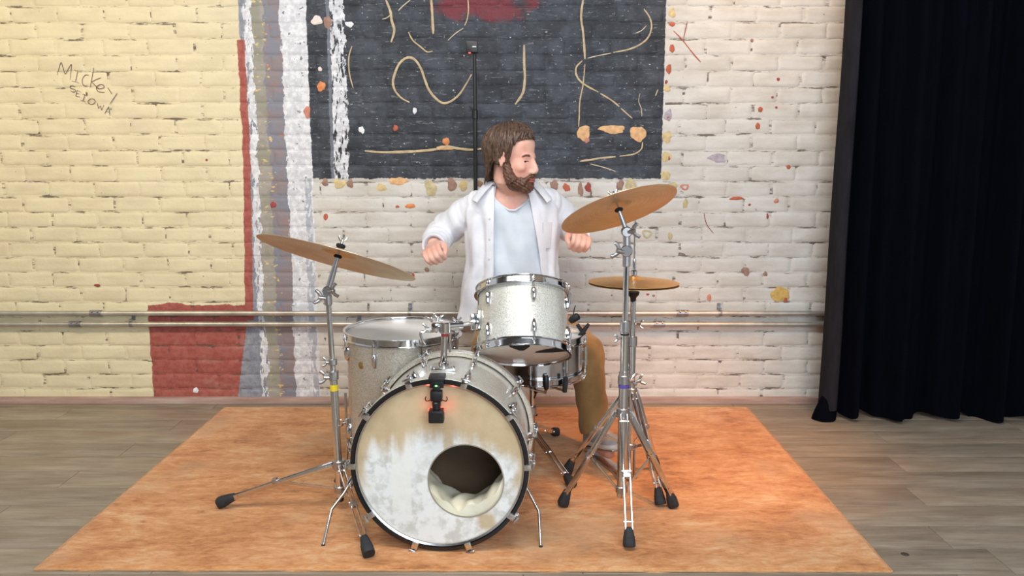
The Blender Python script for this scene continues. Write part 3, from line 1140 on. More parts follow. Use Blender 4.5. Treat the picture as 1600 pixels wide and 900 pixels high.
for t in np.linspace(0, 1, 9):
    ring = []
    for k in range(NS):
        a = 2 * math.pi * k / NS
        o = Vector(((BR - .005) * math.cos(a), (BR - .005) * math.sin(a)))
        i = HO + Vector((HR * math.cos(a), HR * math.sin(a)))
        p = o.lerp(i, t)
        ring.append(Vector((p.x, p.y, -.012)))
    rings.append(ring)
MB().loft(rings, True, False, BF).build('front_head', M_WORN_REFL, bass)
MB().lathe([(HR + .0022, -.0125), (HR + .0022, -.0108), (HR - .0012, -.0108), (HR - .0012, -.0125)], BF @ Matrix.Translation((HO.x, HO.y, 0)), 72, True).build(
    'port_ring', simple('port_edge', lin(150, 140, 126), 0.5), bass)
MB().lathe([(1e-4, -BD + .010), (BR * .5, -BD + .010), (BR - .005, -BD + .010)], BF, 72).build('batter_head', simple('smoky_head', lin(104, 86, 68), .3, 0, .2, 10), bass)
# muffling cloth inside
n = NT('cream_cloth')
P = n.obj()[0]
f = n.noise(P, 14, 3)
n.set(Base_Color=n.ramp(f, [(0.3, lin(224, 216, 188)), (0.7, lin(238, 234, 214))]), Roughness=0.85)
n.bump(n.noise(P, 400, 2), 0.2, 0.001)
M_CLOTH = n.mat
rings = []
for j in range(46):
    v = j / 45
    ring = []
    for i in range(60):
        u = i / 59
        x = -0.10 + 0.29 * u
        z = -.025 - .20 * v
        fold = 0.007 * math.sin(19 * u + 3 * math.sin(4 * v) + 1) + 0.005 * math.sin(33 * u - 6 * v)
        edge = -.136 + 0.056 * ((x - 0.062) / .10) ** 2
        y = edge + fold + 0.016 * math.sin(v * 3.1) - 0.05 * v
        lim = -math.sqrt(max(0, (BR - .016) ** 2 - x * x)) + .004
        ring.append(Vector((x, max(y, lim), z)))
    rings.append(ring)
low = [[Vector((p.x, max(p.y - .012, -math.sqrt(max(0, (BR - .014) ** 2 - p.x ** 2))), p.z)) for p in r] for r in rings]
cl = MB()
cl.loft(rings, False, False, BF)
cl.loft([rings[0], [Vector((p.x, max(p.y - .07, -math.sqrt(max(0, (BR - .016) ** 2 - p.x ** 2))), p.z - .004 + .006 * math.sin(40 * p.x))) for p in rings[0]]], False, False, BF)
cl.build('muffling_cloth', M_CLOTH, bass, 80)

# claws, T-rods, lugs
for k in range(10):
    a = math.radians(1 + 36 * k)
    ca, sa = math.cos(a), math.sin(a)
    for s in (0, 1):                       # 0 front, 1 rear
        zh = 0.0 if s == 0 else -BD
        d = 1 if s == 0 else -1            # outward along z
        rr = BR + .0105
        L = BF @ frame((rr * ca, rr * sa, zh), (0, 0, d), (ca, sa, 0))
        c_ = MB()
        c_.box((.003, 0, -.020), (.005, .019, .040), L, 0.0015)
        c_.box((-.006, 0, .0022), (.021, .019, .0042), L, 0.0015)
        c_.box((.010, 0, -.034), (.013, .013, .012), L, 0.003)
        cw = c_.build('claw_hook', M_CHROME, bass)
        rod = MB().tube([L @ Vector((.011, 0, -.105)), L @ Vector((.011, 0, .004))], 0.003, 8)
        rod.tube([L @ Vector((.011, -.013, .004)), L @ Vector((.011, 0, .006)), L @ Vector((.011, .013, .004))], [.0028, .004, .0028], 8)
        rod.build('tension_rod', M_STEEL, cw)
        Lg = BF @ frame(((BR - .006) * ca, (BR - .006) * sa, zh - d * .108), (0, 0, d), (ca, sa, 0))
        lug_into(MB(), Lg, 0.048, 0.022, 0.026).build('lug', M_CHROME, bass)

# spurs
for pts, brk in (([at(549, 752, 2.44), at(538, 770, 2.42), at(518, 796, 2.37), flr(505, 851, .010)], -1), ([at(815, 748, 2.44), at(826, 768, 2.42), at(842, 799, 2.37), flr(845, 853, .010)], 1)):
    sp = MB().tube(pts, [.0048, .0048, .0048, .0042], 10).build('spur', M_STEEL, bass)
    MB().cyl((0, 0, -.014), .011, .028, frame(pts[0], pts[1] - pts[0]), 14, .002).build('spur_bracket', M_CHROME, bass)
    MB().cyl((0, 0, -.008), .006, .010, frame(pts[3], (0, 0, 1)), 10, .002).build('spur_tip', M_RUBBER, sp)

# badge of the tom holder on the bass shell is part of the tom mount
pm = Vector((at(693, 581, 2.43).x, 2.43, BZ + BR - .006))
mount = thing('tom_mount', pm, 'chrome post and clamp rising from the bass drum to carry the tom', 'drum mount')
bs = MB()
bs.box((0, 0, .003), (.075, .030, .006), frame(pm + Vector((0, 0, 0.0)), (0, 0, 1)), .002)
bs.cyl((0, 0, .004), .017, .022, frame(pm, (0, 0, 1)), 20, .003)
for s in (-1, 1):
    bs.cyl((s * .030, 0, .004), .0055, .006, frame(pm, (0, 0, 1)), 10, .001)
bs.build('base_plate', M_CHROME, mount)
ptop = at(695, 512, 2.43)
MB().tube([pm + Vector((0, 0, .01)), Vector((ptop.x, ptop.y, ptop.z))], .0105, 20).build('post', M_CHROME, mount)
MB().lathe([(.0112, 0), (.0116, .001), (.0116, .012), (.0112, .013)], frame(Vector((ptop.x, ptop.y, ptop.z - .026)), (0, 0, 1)), 20).build('red_band', M_REDT, mount)
cp = Vector((ptop.x, ptop.y, ptop.z))
cl = MB()
cl.cyl((0, 0, -.016), .0175, .034, frame(cp, (0, 0, 1)), 20, .003)
cl.tube([at(676, 511, 2.43), at(722, 508, 2.47)], .013, 16)
cl.box((0, 0, 0), (.024, .034, .030), frame(at(712, 511, 2.47), (0, 0, 1)), .004)
cl.box((0, 0, 0), (.020, .026, .028), frame(at(680, 512, 2.43), (0, 0, 1)), .004)
cl.build('clamp_block', M_CHROME, mount)


def wing(p, ax, s=1.0, mat=None, name='wing_screw', root=None, side=(1, 0, 0)):
    F = frame(p, ax, side)
    b_ = MB()
    b_.cyl((0, 0, -.010 * s), .0055 * s, .018 * s, F, 12, .001)
    for q in (-1, 1):
        b_.tube([F @ Vector((q * .003 * s, 0, .002 * s)), F @ Vector((q * .010 * s, 0, .008 * s)), F @ Vector((q * .015 * s, 0, .015 * s)), F @ Vector((q * .013 * s, 0, .019 * s))],
                [.0042 * s, .0048 * s, .0045 * s, .002 * s], 8, flat=.5, up=F.to_3x3() @ Vector((0, 1, 0)))
    return b_.build(name, mat or M_CHROME, root)


wing(at(674, 499, 2.42), (-.3, -.3, 1), .9, None, root=mount)
wing(at(684, 498, 2.44), (.2, .2, 1), .9, None, root=mount)
wing(at(714, 502, 2.46), (0, -.3, 1), .8, None, root=mount)
wing(at(668, 514, 2.41), (-1, -.3, .1), .9, None, root=mount, side=(0, 0, 1))
MB().tube(smooth_path([at(676, 518, 2.43), at(664, 518, 2.42), at(657, 520, 2.415), at(660, 531, 2.415), at(664, 538, 2.415)], 4), .0042, 10).build('bent_rod', M_STEEL, mount)
MB().tube(smooth_path([at(704, 515, 2.46), at(703, 535, 2.47), at(703, 550, 2.47)], 3), .0040, 10).build('hanging_rod', M_STEEL, mount)
MB().tube(smooth_path([at(720, 508, 2.47), at(730, 506, 2.50), at(737, 506, 2.535)], 4), .0075, 12).build('tom_arm', M_CHROME, mount)

# ------------------------------------------------------------------ rack tom
TT = math.radians(27.0)
tax = Vector((0, math.sin(TT), math.cos(TT)))
tb = at(817.5, 550, 2.615)
TR, TD = 0.1475, 0.203
TF = frame(tb, tax, (1, 0, 0))
tom = thing('rack_tom', (tb.x, tb.y, tb.z - .1), 'silver sparkle rack tom tilted over the bass drum', 'drum')
M_TOMB = drumhead('tom_bottom_head', lin(226, 218, 208), lin(214, 204, 194))
drum(tom, TF, TR, TD, 6, math.radians(-90 + 12), M_SPARK, M_HEADW, M_TOMB, lugL=0.046, lug_in=0.052)
# bracket on the tom shell towards the mount
bp = TF @ frame((-TR * math.cos(.25), -TR * math.sin(.25), TD * .47), (0, 0, 1), (-math.cos(.25), -math.sin(.25), 0))
bk = MB()
bk.box((.004, 0, 0), (.008, .040, .062), bp, .003)
bk.box((.018, 0, .006), (.026, .026, .030), bp, .005)
bk.cyl((.020, 0, -.034), .008, .03, bp, 14, .002)
bk.build('tom_bracket', M_CHROME, tom)
# black tape wedges on the bottom head
for a0, w in ((math.radians(-97), .17), (math.radians(-25), .14)):
    tp = []
    for rr, ww in ((TR * .97, w * 1.5), (TR * .66, w * 1.9), (TR * .30, w * 1.0)):
        tp.append([Vector((rr * math.cos(a0 + s * ww), rr * math.sin(a0 + s * ww), -.0058)) for s in (-1, 1)])
    MB().loft(tp, False, False, TF).build('black_tape', M_FELT, tom, 0)

# ------------------------------------------------------------------ floor tom
FT = Vector((-0.392, 2.872, 0))
FR, FD, FZ = 0.197, 0.405, 0.137
ftop = FZ + FD
ftom = thing('floor_tom', FT, 'deep champagne sparkle floor tom, rug reflection painted into its tan, standing behind the bass drum', 'drum')
FF = frame((FT.x, FT.y, FZ), (0, 0, 1), (1, 0, 0))
drum(ftom, FF, FR, FD, 8, math.radians(-90 - 22.5 + 2), M_CHAMP_RUG, M_HEADW, M_HEADC, lugL=0.052, lug_in=0.062)
for k in range(3):
    a = math.radians(200 + 120 * k)
    r0 = FR + .013
    x, y = FT.x + r0 * math.cos(a), FT.y + r0 * math.sin(a)
    ox, oy = math.cos(a), math.sin(a)
    lg = MB().tube(smooth_path([(x, y, FZ + .20), (x, y, .12), (x + ox * .012, y + oy * .012, .07), (x + ox * .04, y + oy * .04, .014)], 3), .0046, 10).build('leg', M_STEEL, ftom)
    MB().cyl((0, 0, -.006), .010, .022, frame((x + ox * .04, y + oy * .04, .0145), (-ox * .3, -oy * .3, 1)), 12, .003).build('rubber_foot', M_RUBBER, lg)
    MB().box((.009, 0, 0), (.018, .026, .034), frame((x - ox * .013, y - oy * .013, FZ + .09), (0, 0, 1), (ox, oy, 0)), .004).build('leg_bracket', M_CHROME, ftom)
    wing(Vector((x + ox * .008, y + oy * .008, FZ + .09)), (ox, oy, 0), .8, None, root=ftom, side=(0, 0, 1))
ab = math.radians(-90 - 39)
MB().lathe([(.0001, .0016), (.010, .0016), (.0125, .0008), (.013, 0)], FF @ frame((FR * math.cos(ab), FR * math.sin(ab), FD - .085), (math.cos(ab), math.sin(ab), 0), (0, 0, 1)), 24).build('badge', M_BRASSB, ftom)

# ------------------------------------------------------------------ snare drum and its stand
SN = Vector((0.100, 2.975, 0))
SZ, SD, SR = 0.370, 0.135, 0.163
n = NT('snare_chrome')
P = n.obj()[0]
f = n.noise(P, 10, 3)
n.set(Base_Color=n.ramp(f, [(0.3, (.52, .52, .53, 1)), (0.7, (.66, .66, .67, 1))]), Metallic=1.0, Roughness=f * .1 + .14)
M_SNARE = n.mat
snare = thing('snare_drum', (SN.x, SN.y, SZ), 'shallow chrome snare drum below and behind the rack tom', 'drum')
SF = frame((SN.x, SN.y, SZ), (0, 0, 1), (1, 0, 0))
drum(snare, SF, SR, SD, 8, math.radians(-12), M_SNARE, M_HEADW, M_HEADC, lugL=0.075, split=False)

sst = thing('snare_stand', (0.075, 2.985, 0), 'low chrome snare stand with black knobs under the snare drum', 'drum stand')
c0 = Vector((0.075, 2.985, 0))


def rubber_foot(p, d, root, L=.052, r0=.011, r1=.019):
    """tapered rubber foot: p touches the floor, d points up the leg"""
    d = Vector(d).normalized()
    F = frame(p, d, (1, 0, 0))
    b_ = MB()
    rings = []
    for t, r in ((-.0, .9), (.06, 1.0), (.30, .97), (.75, .75), (.95, .62), (1.0, .5)):
        rings.append([F @ Vector((r1 * r * math.copysign(abs(math.cos(a)) ** .7, math.cos(a)), r1 * r * math.copysign(abs(math.sin(a)) ** .7, math.sin(a)), L * t)) for a in np.linspace(0, 2 * math.pi, 16, endpoint=False)])
    for r in rings:
        for q in r:
            q.z = max(q.z, 0.0085)
    b_.loft(rings, True, True)
    for t in (.35, .5):
        b_.lathe([(r1 * (.97 - .3 * (t - .3)) * .99, L * t - .002), (r1 * (.97 - .3 * (t - .3)) * 1.04, L * t), (r1 * (.97 - .3 * (t - .3)) * .99, L * t + .002)], F, 16)
    return b_.build('rubber_foot', M_RUBBER, root, 50)


def strip_leg(root, p0, p1, w=.017, th=.0042, hh=.016, name='leg', mat=None):
    """a leg of two parallel flat bars with rivet spacers, from p0 to foot p1"""
    p0, p1 = Vector(p0), Vector(p1)
    d = (p1 - p0).normalized()
    side = d.cross(Vector((0, 0, 1))).normalized()
    F = frame(p0, d, side)
    L = (p1 - p0).length
    b_ = MB()
    for s in (-1, 1):
        b_.box((s * w / 2, 0, L / 2), (th, hh, L), F, .0008)
    for t in (.06, .5, .93):
        b_.tube([F @ Vector((-w / 2 - .004, 0, L * t)), F @ Vector((w / 2 + .004, 0, L * t))], .0036, 8)
    return b_.build(name, mat or M_CHROME, root), d


MB().tube([c0 + Vector((0, 0, .045)), c0 + Vector((0, 0, .215))], .0125, 18).build('lower_tube', M_CHROME, sst)
MB().tube([c0 + Vector((0, 0, .2)), c0 + Vector((0, 0, .315))], .0095, 18).build('upper_tube', M_CHROME, sst)
MB().cyl((0, 0, .195), .018, .035, Matrix.Translation(c0), 18, .003).build('height_clamp', M_CAST, sst)
MB().cyl((0, 0, .13), .019, .025, Matrix.Translation(c0), 18, .003).build('leg_collar', M_CAST, sst)
wing(at(838, 612, 2.94), (-.5, -1, 0), 1.2, M_BLACK, root=sst, side=(0, 0, 1))
feet = [Vector((.184, 3.285, 0)), flr(895, 768), Vector((-.215, 2.965, 0))]
for f_ in feet:
    tp = c0 + Vector((0, 0, .14))
    dirn = (f_ - tp)
    ft = f_ + Vector((0, 0, .024))
    ax = -(ft - tp).normalized()
    lg, d = strip_leg(sst, tp, ft + ax * .046)
    rubber_foot(ft, ax, lg)
bh = MB().cyl((0, 0, -.016), .019, .036, Matrix.Translation(c0 + Vector((0, 0, .32))), 16, .004)
bh.build('basket_hub', M_CAST, sst)
for k in range(3):
    a = math.radians(-62 + 120 * k)
    e = SN + Vector(((SR + .022) * math.cos(a), (SR + .022) * math.sin(a), 0))
    hub = c0 + Vector((0, 0, .33))
    pts = [hub, hub.lerp(Vector((e.x, e.y, SZ - .028)), .5), Vector((e.x, e.y, SZ - .030)), Vector((e.x + .006 * math.cos(a), e.y + .006 * math.sin(a), SZ + .018))]
    am = MB().tube(pts, .0055, 10).build('basket_arm', M_CHROME, sst)
    MB().tube([Vector((e.x, e.y, SZ - .034)), Vector((e.x + .003 * math.cos(a), e.y + .003 * math.sin(a), SZ - .005)), Vector((e.x + .005 * math.cos(a), e.y + .005 * math.sin(a), SZ + .022))], [.008, .010, .008], 12).build('rubber_tip', M_RUBBER, am)
kb = at(853, 596, 2.80)
MB().tube([kb + Vector((0.002, .0, -.028)), kb + Vector((0, 0, -.012)), kb + Vector((0, 0, .014)), kb + Vector((-.001, 0, .024))], [.008, .011, .011, .006], 14).build('tilt_knob', M_BLACK, sst)
MB().tube([kb + Vector((0.002, .0, -.028)), kb + Vector((0, .04, -.052)), c0 + Vector((0, -.02, .30))], .005, 10).build('tilt_rod', M_CHROME, sst)

# small microphone clipped to the snare rim
mp = at(898, 498, 2.955)
mic = thing('clip_microphone', (mp.x, mp.y, mp.z - .08), 'small black microphone clipped to the right rim of the snare', 'microphone')
MB().tube([mp + Vector((-.018, 0, -.012)), mp + Vector((-.010, 0, -.004)), mp + Vector((.012, 0, .010)), mp + Vector((.016, 0, .013))], [.010, .014, .014, .008], 14).build('capsule', M_BLACK, mic)
cb = MB()
cb.tube([at(902, 507, 2.96), at(908, 516, 2.96), at(914, 523, 2.965)], .007, 10)
cb.tube([at(920, 506, 2.96), at(912, 517, 2.96), at(905, 528, 2.965)], [.006, .009, .011], 10)
cb.build('clip', M_BLACK, mic)
MB().tube(smooth_path([at(896, 492, 2.96), at(897, 484, 2.965), at(899, 478, 2.99)], 3), .0022, 6).build('cable', M_BLACK, mic)
MB().box((0, 0, 0), (.020, .022, .045), frame(at(904, 534, 2.965), (0, .2, 1)), .004).build('rim_jaw', M_BLACK, mic)


# ------------------------------------------------------------------ cymbals
def disc_normal(px, py, roll, tilt):
    d = ray(px, py).normalized()
    r = Vector((1, 0, 0)); r = (r - d * r.dot(d)).normalized()
    u = r.cross(d)
    ro, ti = math.radians(roll), math.radians(tilt)
    m = r * -math.sin(ro) + u * math.cos(ro)
    return (m * math.cos(ti) + d * math.sin(ti)).normalized()


def cymbal(name, c, nrm, R, bow, bell_r, bell_h, mat, label, group=None, flip=False):
    top, th = [], .0012
    prof = []
    for t in np.linspace(1, 0, 34):
        r = R * t
        if r > bell_r:
            k = (r - bell_r) / (R - bell_r)
            z = bow * (1 - k ** 1.55)
        else:
            z = bow + bell_h * math.cos(math.pi / 2 * (r / bell_r)) ** .8
        prof.append((max(r, .006), z))
    full = prof + [(r, z - th) for r, z in reversed(prof)]
    F = frame(c, nrm, (1, 0, 0))
    o = MB()
    o.lathe(full, None, 96, True)
    ob = o.build(name, mat, None, 50, loc=(0, 0, 0))
    ob.matrix_world = F
    ob.location = F.translation
    ob.rotation_euler = F.to_euler()
    ORG[ob.name] = Vector((0, 0, 0))
    tag(ob, label, 'cymbal', group)
    return F, bow + bell_h


RIDE_R, CRASH_R, HAT_R = .2520, .1815, .1560
rc = at(527, 404, 2.555)
rn = disc_normal(527, 404, -15.6, 6.3)
RF, rh = cymbal('ride_cymbal', rc, rn, RIDE_R, .017, .058, .017, M_BRONZE, 'wide tan bronze cymbal sloping down to the right above the floor tom')
cc = at(967, 328, 2.485)
cn = disc_normal(967, 328, 18.6, 15.5)
CF, ch = cymbal('crash_cymbal', cc, cn, CRASH_R, .014, .042, .013, M_BRONZE, 'tilted bronze cymbal showing its underside in front of the drummer\'s hand')
hc = at(990, 442.5, 2.80)
hn = Vector((.012, 0.02, 1)).normalized()
HF, hh_ = cymbal('hi_hat_cymbal', hc + hn * .004, hn, HAT_R, .011, .036, .012, M_BRONZE_AMBER, 'upper cymbal of the hi-hat pair, gold with painted-in amber light, bell up', 'hi-hat cymbals')
cymbal('hi_hat_cymbal', hc - hn * .004, -hn, HAT_R, .011, .036, .012, M_BRONZE_AMBER, 'lower cymbal of the hi-hat pair, gold with painted-in amber light, turned upside down', 'hi-hat cymbals')


# ------------------------------------------------------------------ cymbal stands
def ring_at(p, r, h, mat, name, root, bev=.002):
    return MB().cyl((0, 0, -h / 2), r, h, Matrix.Translation(p), 20, bev).build(name, mat, root)


def tripod(root, c, zc, zl, feet, w=.016):
    ring_at(Vector((c.x, c.y, zc)), .021, .030, M_CAST, 'leg_collar', root)
    ring_at(Vector((c.x, c.y, zl)), .019, .022, M_CAST, 'brace_collar', root)
    for f_ in feet:
        f_ = Vector(f_)
        out = Vector((f_.x - c.x, f_.y - c.y, 0)).normalized()
        p0 = Vector((c.x, c.y, zc)) + out * .022
        d0 = (f_ + Vector((0, 0, .02)) - p0).normalized()
        ax = (-d0 + Vector((0, 0, .45))).normalized() if d0.z < -.5 else (-d0 + Vector((0, 0, .06))).normalized()
        ft = f_ + Vector((0, 0, .016 if d0.z < -.5 else .024))
        lg, d = strip_leg(root, p0, ft + ax * .048, w)
        rubber_foot(ft, ax, lg, .056 if d0.z < -.5 else .064)
        mid = p0.lerp(f_ + Vector((0, 0, .045)), .50)
        b0 = Vector((c.x, c.y, zl)) + out * .018
        dd = (mid - b0).normalized()
        s = dd.cross(Vector((0, 0, 1))).normalized()
        MB().box((0, 0, (mid - b0).length / 2), (.0026, .010, (mid - b0).length), frame(b0, dd, s), .0008).build('brace', M_CHROME, lg)
        MB().box((0, 0, 0), (.024, .016, .016), frame(mid, d, s), .002).build('brace_joint', M_CAST, lg)


def stand_top(root, p_joint, F, hgt, arm_w=.017):
    """tilter: ratchet joint, arm, threaded post, felt and wing nut"""
    seat = F @ Vector((0, 0, hgt - .030))
    top = F @ Vector((0, 0, hgt + .034))
    MB().tube([p_joint, p_joint.lerp(seat, .5), seat], [arm_w * .62, arm_w * .55, arm_w * .40], 14, flat=.7, up=(0, 1, 0)).build('tilter_arm', M_CAST, root)
    MB().cyl((0, 0, -.013), .0165, .026, frame(p_joint, (0, 1, 0)), 18, .003).build('ratchet_joint', M_CAST, root)
    wing(p_joint + Vector((.014, -.012, .002)), (.9, -.4, .2), 1.3, M_CAST, root=root, side=(0, 0, 1))
    MB().tube([seat, top], .0032, 8).build('cymbal_post', M_CHROME, root)
    MB().cyl((0, 0, hgt + .0015), .015, .012, F, 18, .003).build('top_felt', M_FELT, root)
    MB().cyl((0, 0, hgt - .032), .013, .010, F, 18, .003).build('lower_felt', M_FELT, root)
    wing(F @ Vector((0, 0, hgt + .022)), F.to_3x3() @ Vector((0, 0, 1)), .9, M_STEEL, 'wing_nut', root)


# left: ride stand
lc = Vector((-0.566, 2.555, 0))
ls = thing('cymbal_stand', lc, 'chrome cymbal stand with yellow tape left of the bass drum, one leg stretched far left', 'cymbal stand', 'cymbal stands')
MB().tube([lc + Vector((0, 0, .055)), lc + Vector((-.008, 0, .475))], .0128, 20).build('lower_tube', M_CHROME, ls)
MB().tube([lc + Vector((-.008, 0, .44)), lc + Vector((-.016, 0, .715))], .0085, 20).build('upper_tube', M_STEEL, ls)
MB().cyl((0, 0, .040), .0120, .02, Matrix.Translation(lc), 16, .003).build('tube_end_cap', M_BLACK, ls)
ring_at(lc + Vector((-.008, 0, .468)), .0165, .030, M_CAST, 'height_clamp', ls)
ring_at(lc + Vector((-.009, 0, .512)), .0145, .020, M_CAST, 'memory_lock', ls)
ring_at(lc + Vector((-.0075, 0, .427)), .0136, .020, M_TAPEY, 'yellow_tape', ls, .0005)
wing(lc + Vector((-.028, -.008, .462)), (-1, -.3, .1), 1.25, M_CAST, root=ls, side=(0, 0, 1))
wing(lc + Vector((-.024, -.006, .512)), (-1, -.3, .1), .9, M_CAST, root=ls, side=(0, 0, 1))
ring_at(lc + Vector((-.016, 0, .713)), .0125, .032, M_CAST, 'top_clamp', ls)
wing(lc + Vector((-.034, -.008, .722)), (-1, -.3, .2), 1.3, M_CAST, root=ls, side=(0, 0, 1))
tripod(ls, lc, .167, .083, [flr(342, 797), flr(577, 878), Vector((-.33, 2.67, 0)) + Vector((.0, -.02, 0))])
stand_top(ls, lc + Vector((-.016, 0, .742)), RF, rh)

# right: crash stand
rc_ = Vector((.350, 2.485, 0))
rs = thing('cymbal_stand', rc_, 'chrome cymbal stand with a purple ring, narrow tripod in front of the hi-hat', 'cymbal stand', 'cymbal stands')
MB().tube([rc_ + Vector((0, 0, .085)), rc_ + Vector((0, 0, .50))], .0150, 22).build('lower_tube', M_CHROME, rs)
MB().tube([rc_ + Vector((0, 0, .47)), rc_ + Vector((0, 0, .655))], .0125, 20).build('middle_tube', M_CHROME, rs)
MB().tube([rc_ + Vector((0, 0, .63)), rc_ + Vector((0, 0, .845))], .0090, 20).build('upper_tube', M_CHROME, rs)
zpx = lambda py: at(980, py, 2.485).z
ring_at(rc_ + Vector((0, 0, zpx(593))), .0185, .030, M_CAST, 'height_clamp', rs)
ring_at(rc_ + Vector((0, 0, zpx(603))), .0172, .010, M_TAPEP, 'purple_ring', rs, .0008)
ring_at(rc_ + Vector((0, 0, zpx(510))), .0160, .036, M_CAST, 'upper_clamp', rs)
ring_at(rc_ + Vector((0, 0, zpx(522))), .0140, .006, M_BLACK, 'clamp_sleeve', rs, .0008)
wing(rc_ + Vector((.024, .010, zpx(596))), (1, .3, .1), 1.1, M_CAST, root=rs, side=(0, 0, 1))
wing(rc_ + Vector((-.020, -.006, zpx(528))), (-1, -.3, 0), .7, M_CAST, root=rs, side=(0, 0, 1))
ring_at(rc_ + Vector((0, 0, zpx(408))), .0125, .034, M_CAST, 'top_clamp', rs)
ring_at(rc_ + Vector((0, 0, zpx(413))), .0105, .008, M_BLACK, 'clamp_gasket', rs, .0008)
tripod(rs, rc_, .366, .112, [flr(879, 795), flr(983, 862), flr(1052, 797)], .020)
jp = rc_ + Vector((0, 0, zpx(392)))
MB().cyl((0, 0, -.014), .0185, .028, frame(jp, (.2, 1, 0)), 18, .003).build('lower_ratchet', M_CAST, rs)
wing(jp + Vector((-.022, -.010, .0)), (-1, -.3, .3), 1.4, M_CAST, root=rs, side=(0, 0, 1))
jp2 = at(979, 362, 2.485)
MB().tube([jp, jp.lerp(jp2, .5), jp2], [.012, .0115, .011], 14).build('boom_link', M_CAST, rs)
stand_top(rs, jp2, CF, ch, .013)

# hi-hat stand
hs_c = Vector((hc.x, 2.80, 0))
hs = thing('hi_hat_stand', hs_c, 'chrome hi-hat stand with foot pedal behind the right cymbal stand', 'hi-hat stand')
zph = lambda py: at(990, py, 2.80).z
MB().tube([hs_c + Vector((0, 0, .02)), hs_c + Vector((0, 0, zph(531)))], .0135, 20).build('lower_tube', M_CHROME, hs)
MB().tube([hs_c + Vector((0, 0, zph(540))), hs_c + Vector((0, 0, zph(470)))], .0100, 20).build('upper_tube', M_CHROME, hs)
MB().tube([hs_c + Vector((0, 0, zph(480))), hs_c + Vector((0, 0, zph(330)))], .0032, 10).build('pull_rod', M_CHROME, hs)
MB().lathe([(.0001, -.040), (.009, -.040), (.011, -.022), (.020, -.012), (.022, -.002), (.0001, -.002)], Matrix.Translation(hc - hn * .028), 20).build('seat_cup', M_BLACK, hs)
MB().lathe([(.0001, .0), (.011, .0), (.011, .014), (.007, .018), (.007, .042), (.0055, .056), (.0001, .056)], Matrix.Translation(hc + hn * .0285), 18).build('clutch', M_CHROME, hs)
ring_at(hs_c + Vector((0, 0, zph(533))), .0175, .034, M_CAST, 'height_clamp', hs)
wing(hs_c + Vector((.020, -.01, zph(506))), (1, -.3, 0), .9, M_CHROME, root=hs, side=(0, 0, 1))
wing(hs_c + Vector((.026, -.01, zph(594))), (1, -.2, .4), 1.1, M_CAST, root=hs, side=(0, 0, 1))
tripod(hs, hs_c, zph(612), .14, [flr(885, 745), flr(1032, 795), flr(1024, 737)], .015)
pd = (Vector((.318, 3.09, 0)) - hs_c).normalized()
PF = frame(hs_c + pd * .02 + Vector((0, 0, .012)), (0, 0, 1), pd)        # x towards drummer
fr = MB()
for s in (-1, 1):
    fr.box((.0, s * .030, .062), (.012, .006, .125), PF, .001)
fr.box((0, 0, .122), (.012, .066, .008), PF, .001)
fr.box((.0, 0, .004), (.03, .075, .006), PF, .001)
fr.build('pedal_frame', M_CAST, hs)
MB().box((.16, 0, .001), (.32, .05, .005), PF, .001).build('base_plate', M_STEEL, hs)
fb = PF @ Matrix.Translation((.285, 0, .018)) @ Matrix.Rotation(math.radians(17), 4, 'Y')
fo = MB()
fo.box((-.13, 0, 0), (.26, .082, .006), fb, .002)
for k in range(7):
    fo.box((-.04 - .03 * k, 0, .004), (.006, .07, .003), fb, .0008)
fo.build('footboard', M_CAST, hs)
MB().box((.288, 0, .012), (.03, .06, .02), PF, .003).build('heel_hinge', M_STEEL, hs)

# clip-on light trigger at the top of the bass hoop
kp = BF @ Vector((-.002, BR + .010, 0))
kt = thing('hoop_clamp_light', (kp.x, kp.y, kp.z - .12), 'small black clamp gadget with red light hanging from the bass drum hoop', 'clamp light')
KF = frame(kp, (0, 0, 1), (1, 0, 0))
q = MB()
q.box((0, .006, .004), (.046, .060, .010), KF, .002)
q.box((0, -.012, -.010), (.040, .008, .024), KF, .002)
q.box((0, -.018, -.020), (.022, .020, .018), KF, .003)
q.build('clamp', M_BLACK, kt)
MB().box((0, -.024, -.040), (.034, .026, .026), KF, .003).build('upper_body', M_BLACK, kt)
wr = MB()
for s in (-1, 1):
    wr.tube(smooth_path([KF @ Vector((s * .012, -.026, -.052)), KF @ Vector((s * .026, -.030, -.056)), KF @ Vector((s * .031, -.032, -.050)), KF @ Vector((s * .029, -.032, -.042))], 4), .0016, 6)
wr.tube([KF @ Vector((-.016, -.03, -.056)), KF @ Vector((.016, -.03, -.056))], .0016, 6)
wr.build('wire_bracket', simple('dark_red_wire', lin(86, 40, 38), .4, .5), kt)
MB().cyl((0, -.028, -.082), .013, .024, KF, 16, .003).build('neck', M_BLACK, kt)
bx = MB().box((0, -.032, -.098), (.043, .036, .036), KF, .004).build('lamp_box', M_BLACK, kt)
MB().box((0, -.0505, -.0985), (.034, .001, .026), KF).build('lens_plate', M_LACQ, bx)
n = NT('red_led')
fz = n.noise(n.obj()[0], 40)
n.set(Base_Color=lin(255, 60, 50), Emission_Color=lin(255, 50, 40), Emission_Strength=fz * 2 + 4.0)
M_LED = n.mat
n = NT('green_led')
fz = n.noise(n.obj()[0], 40)
n.set(Base_Color=lin(120, 255, 120), Emission_Color=lin(120, 255, 110), Emission_Strength=fz * 1 + 2.0)
M_LEDG = n.mat
for s in (-1, 1):
    MB().box((s * .0225, -.022, -.084), (.004, .012, .006), KF, .001).build('red_led', M_LED, kt)
MB().box((0, -.0262, -.0745), (.030, .003, .003), KF, .0006).build('red_led', M_LED, kt)
MB().box((0, -.0285, -.012), (.006, .002, .004), KF, .0005).build('green_led', M_LEDG, kt)
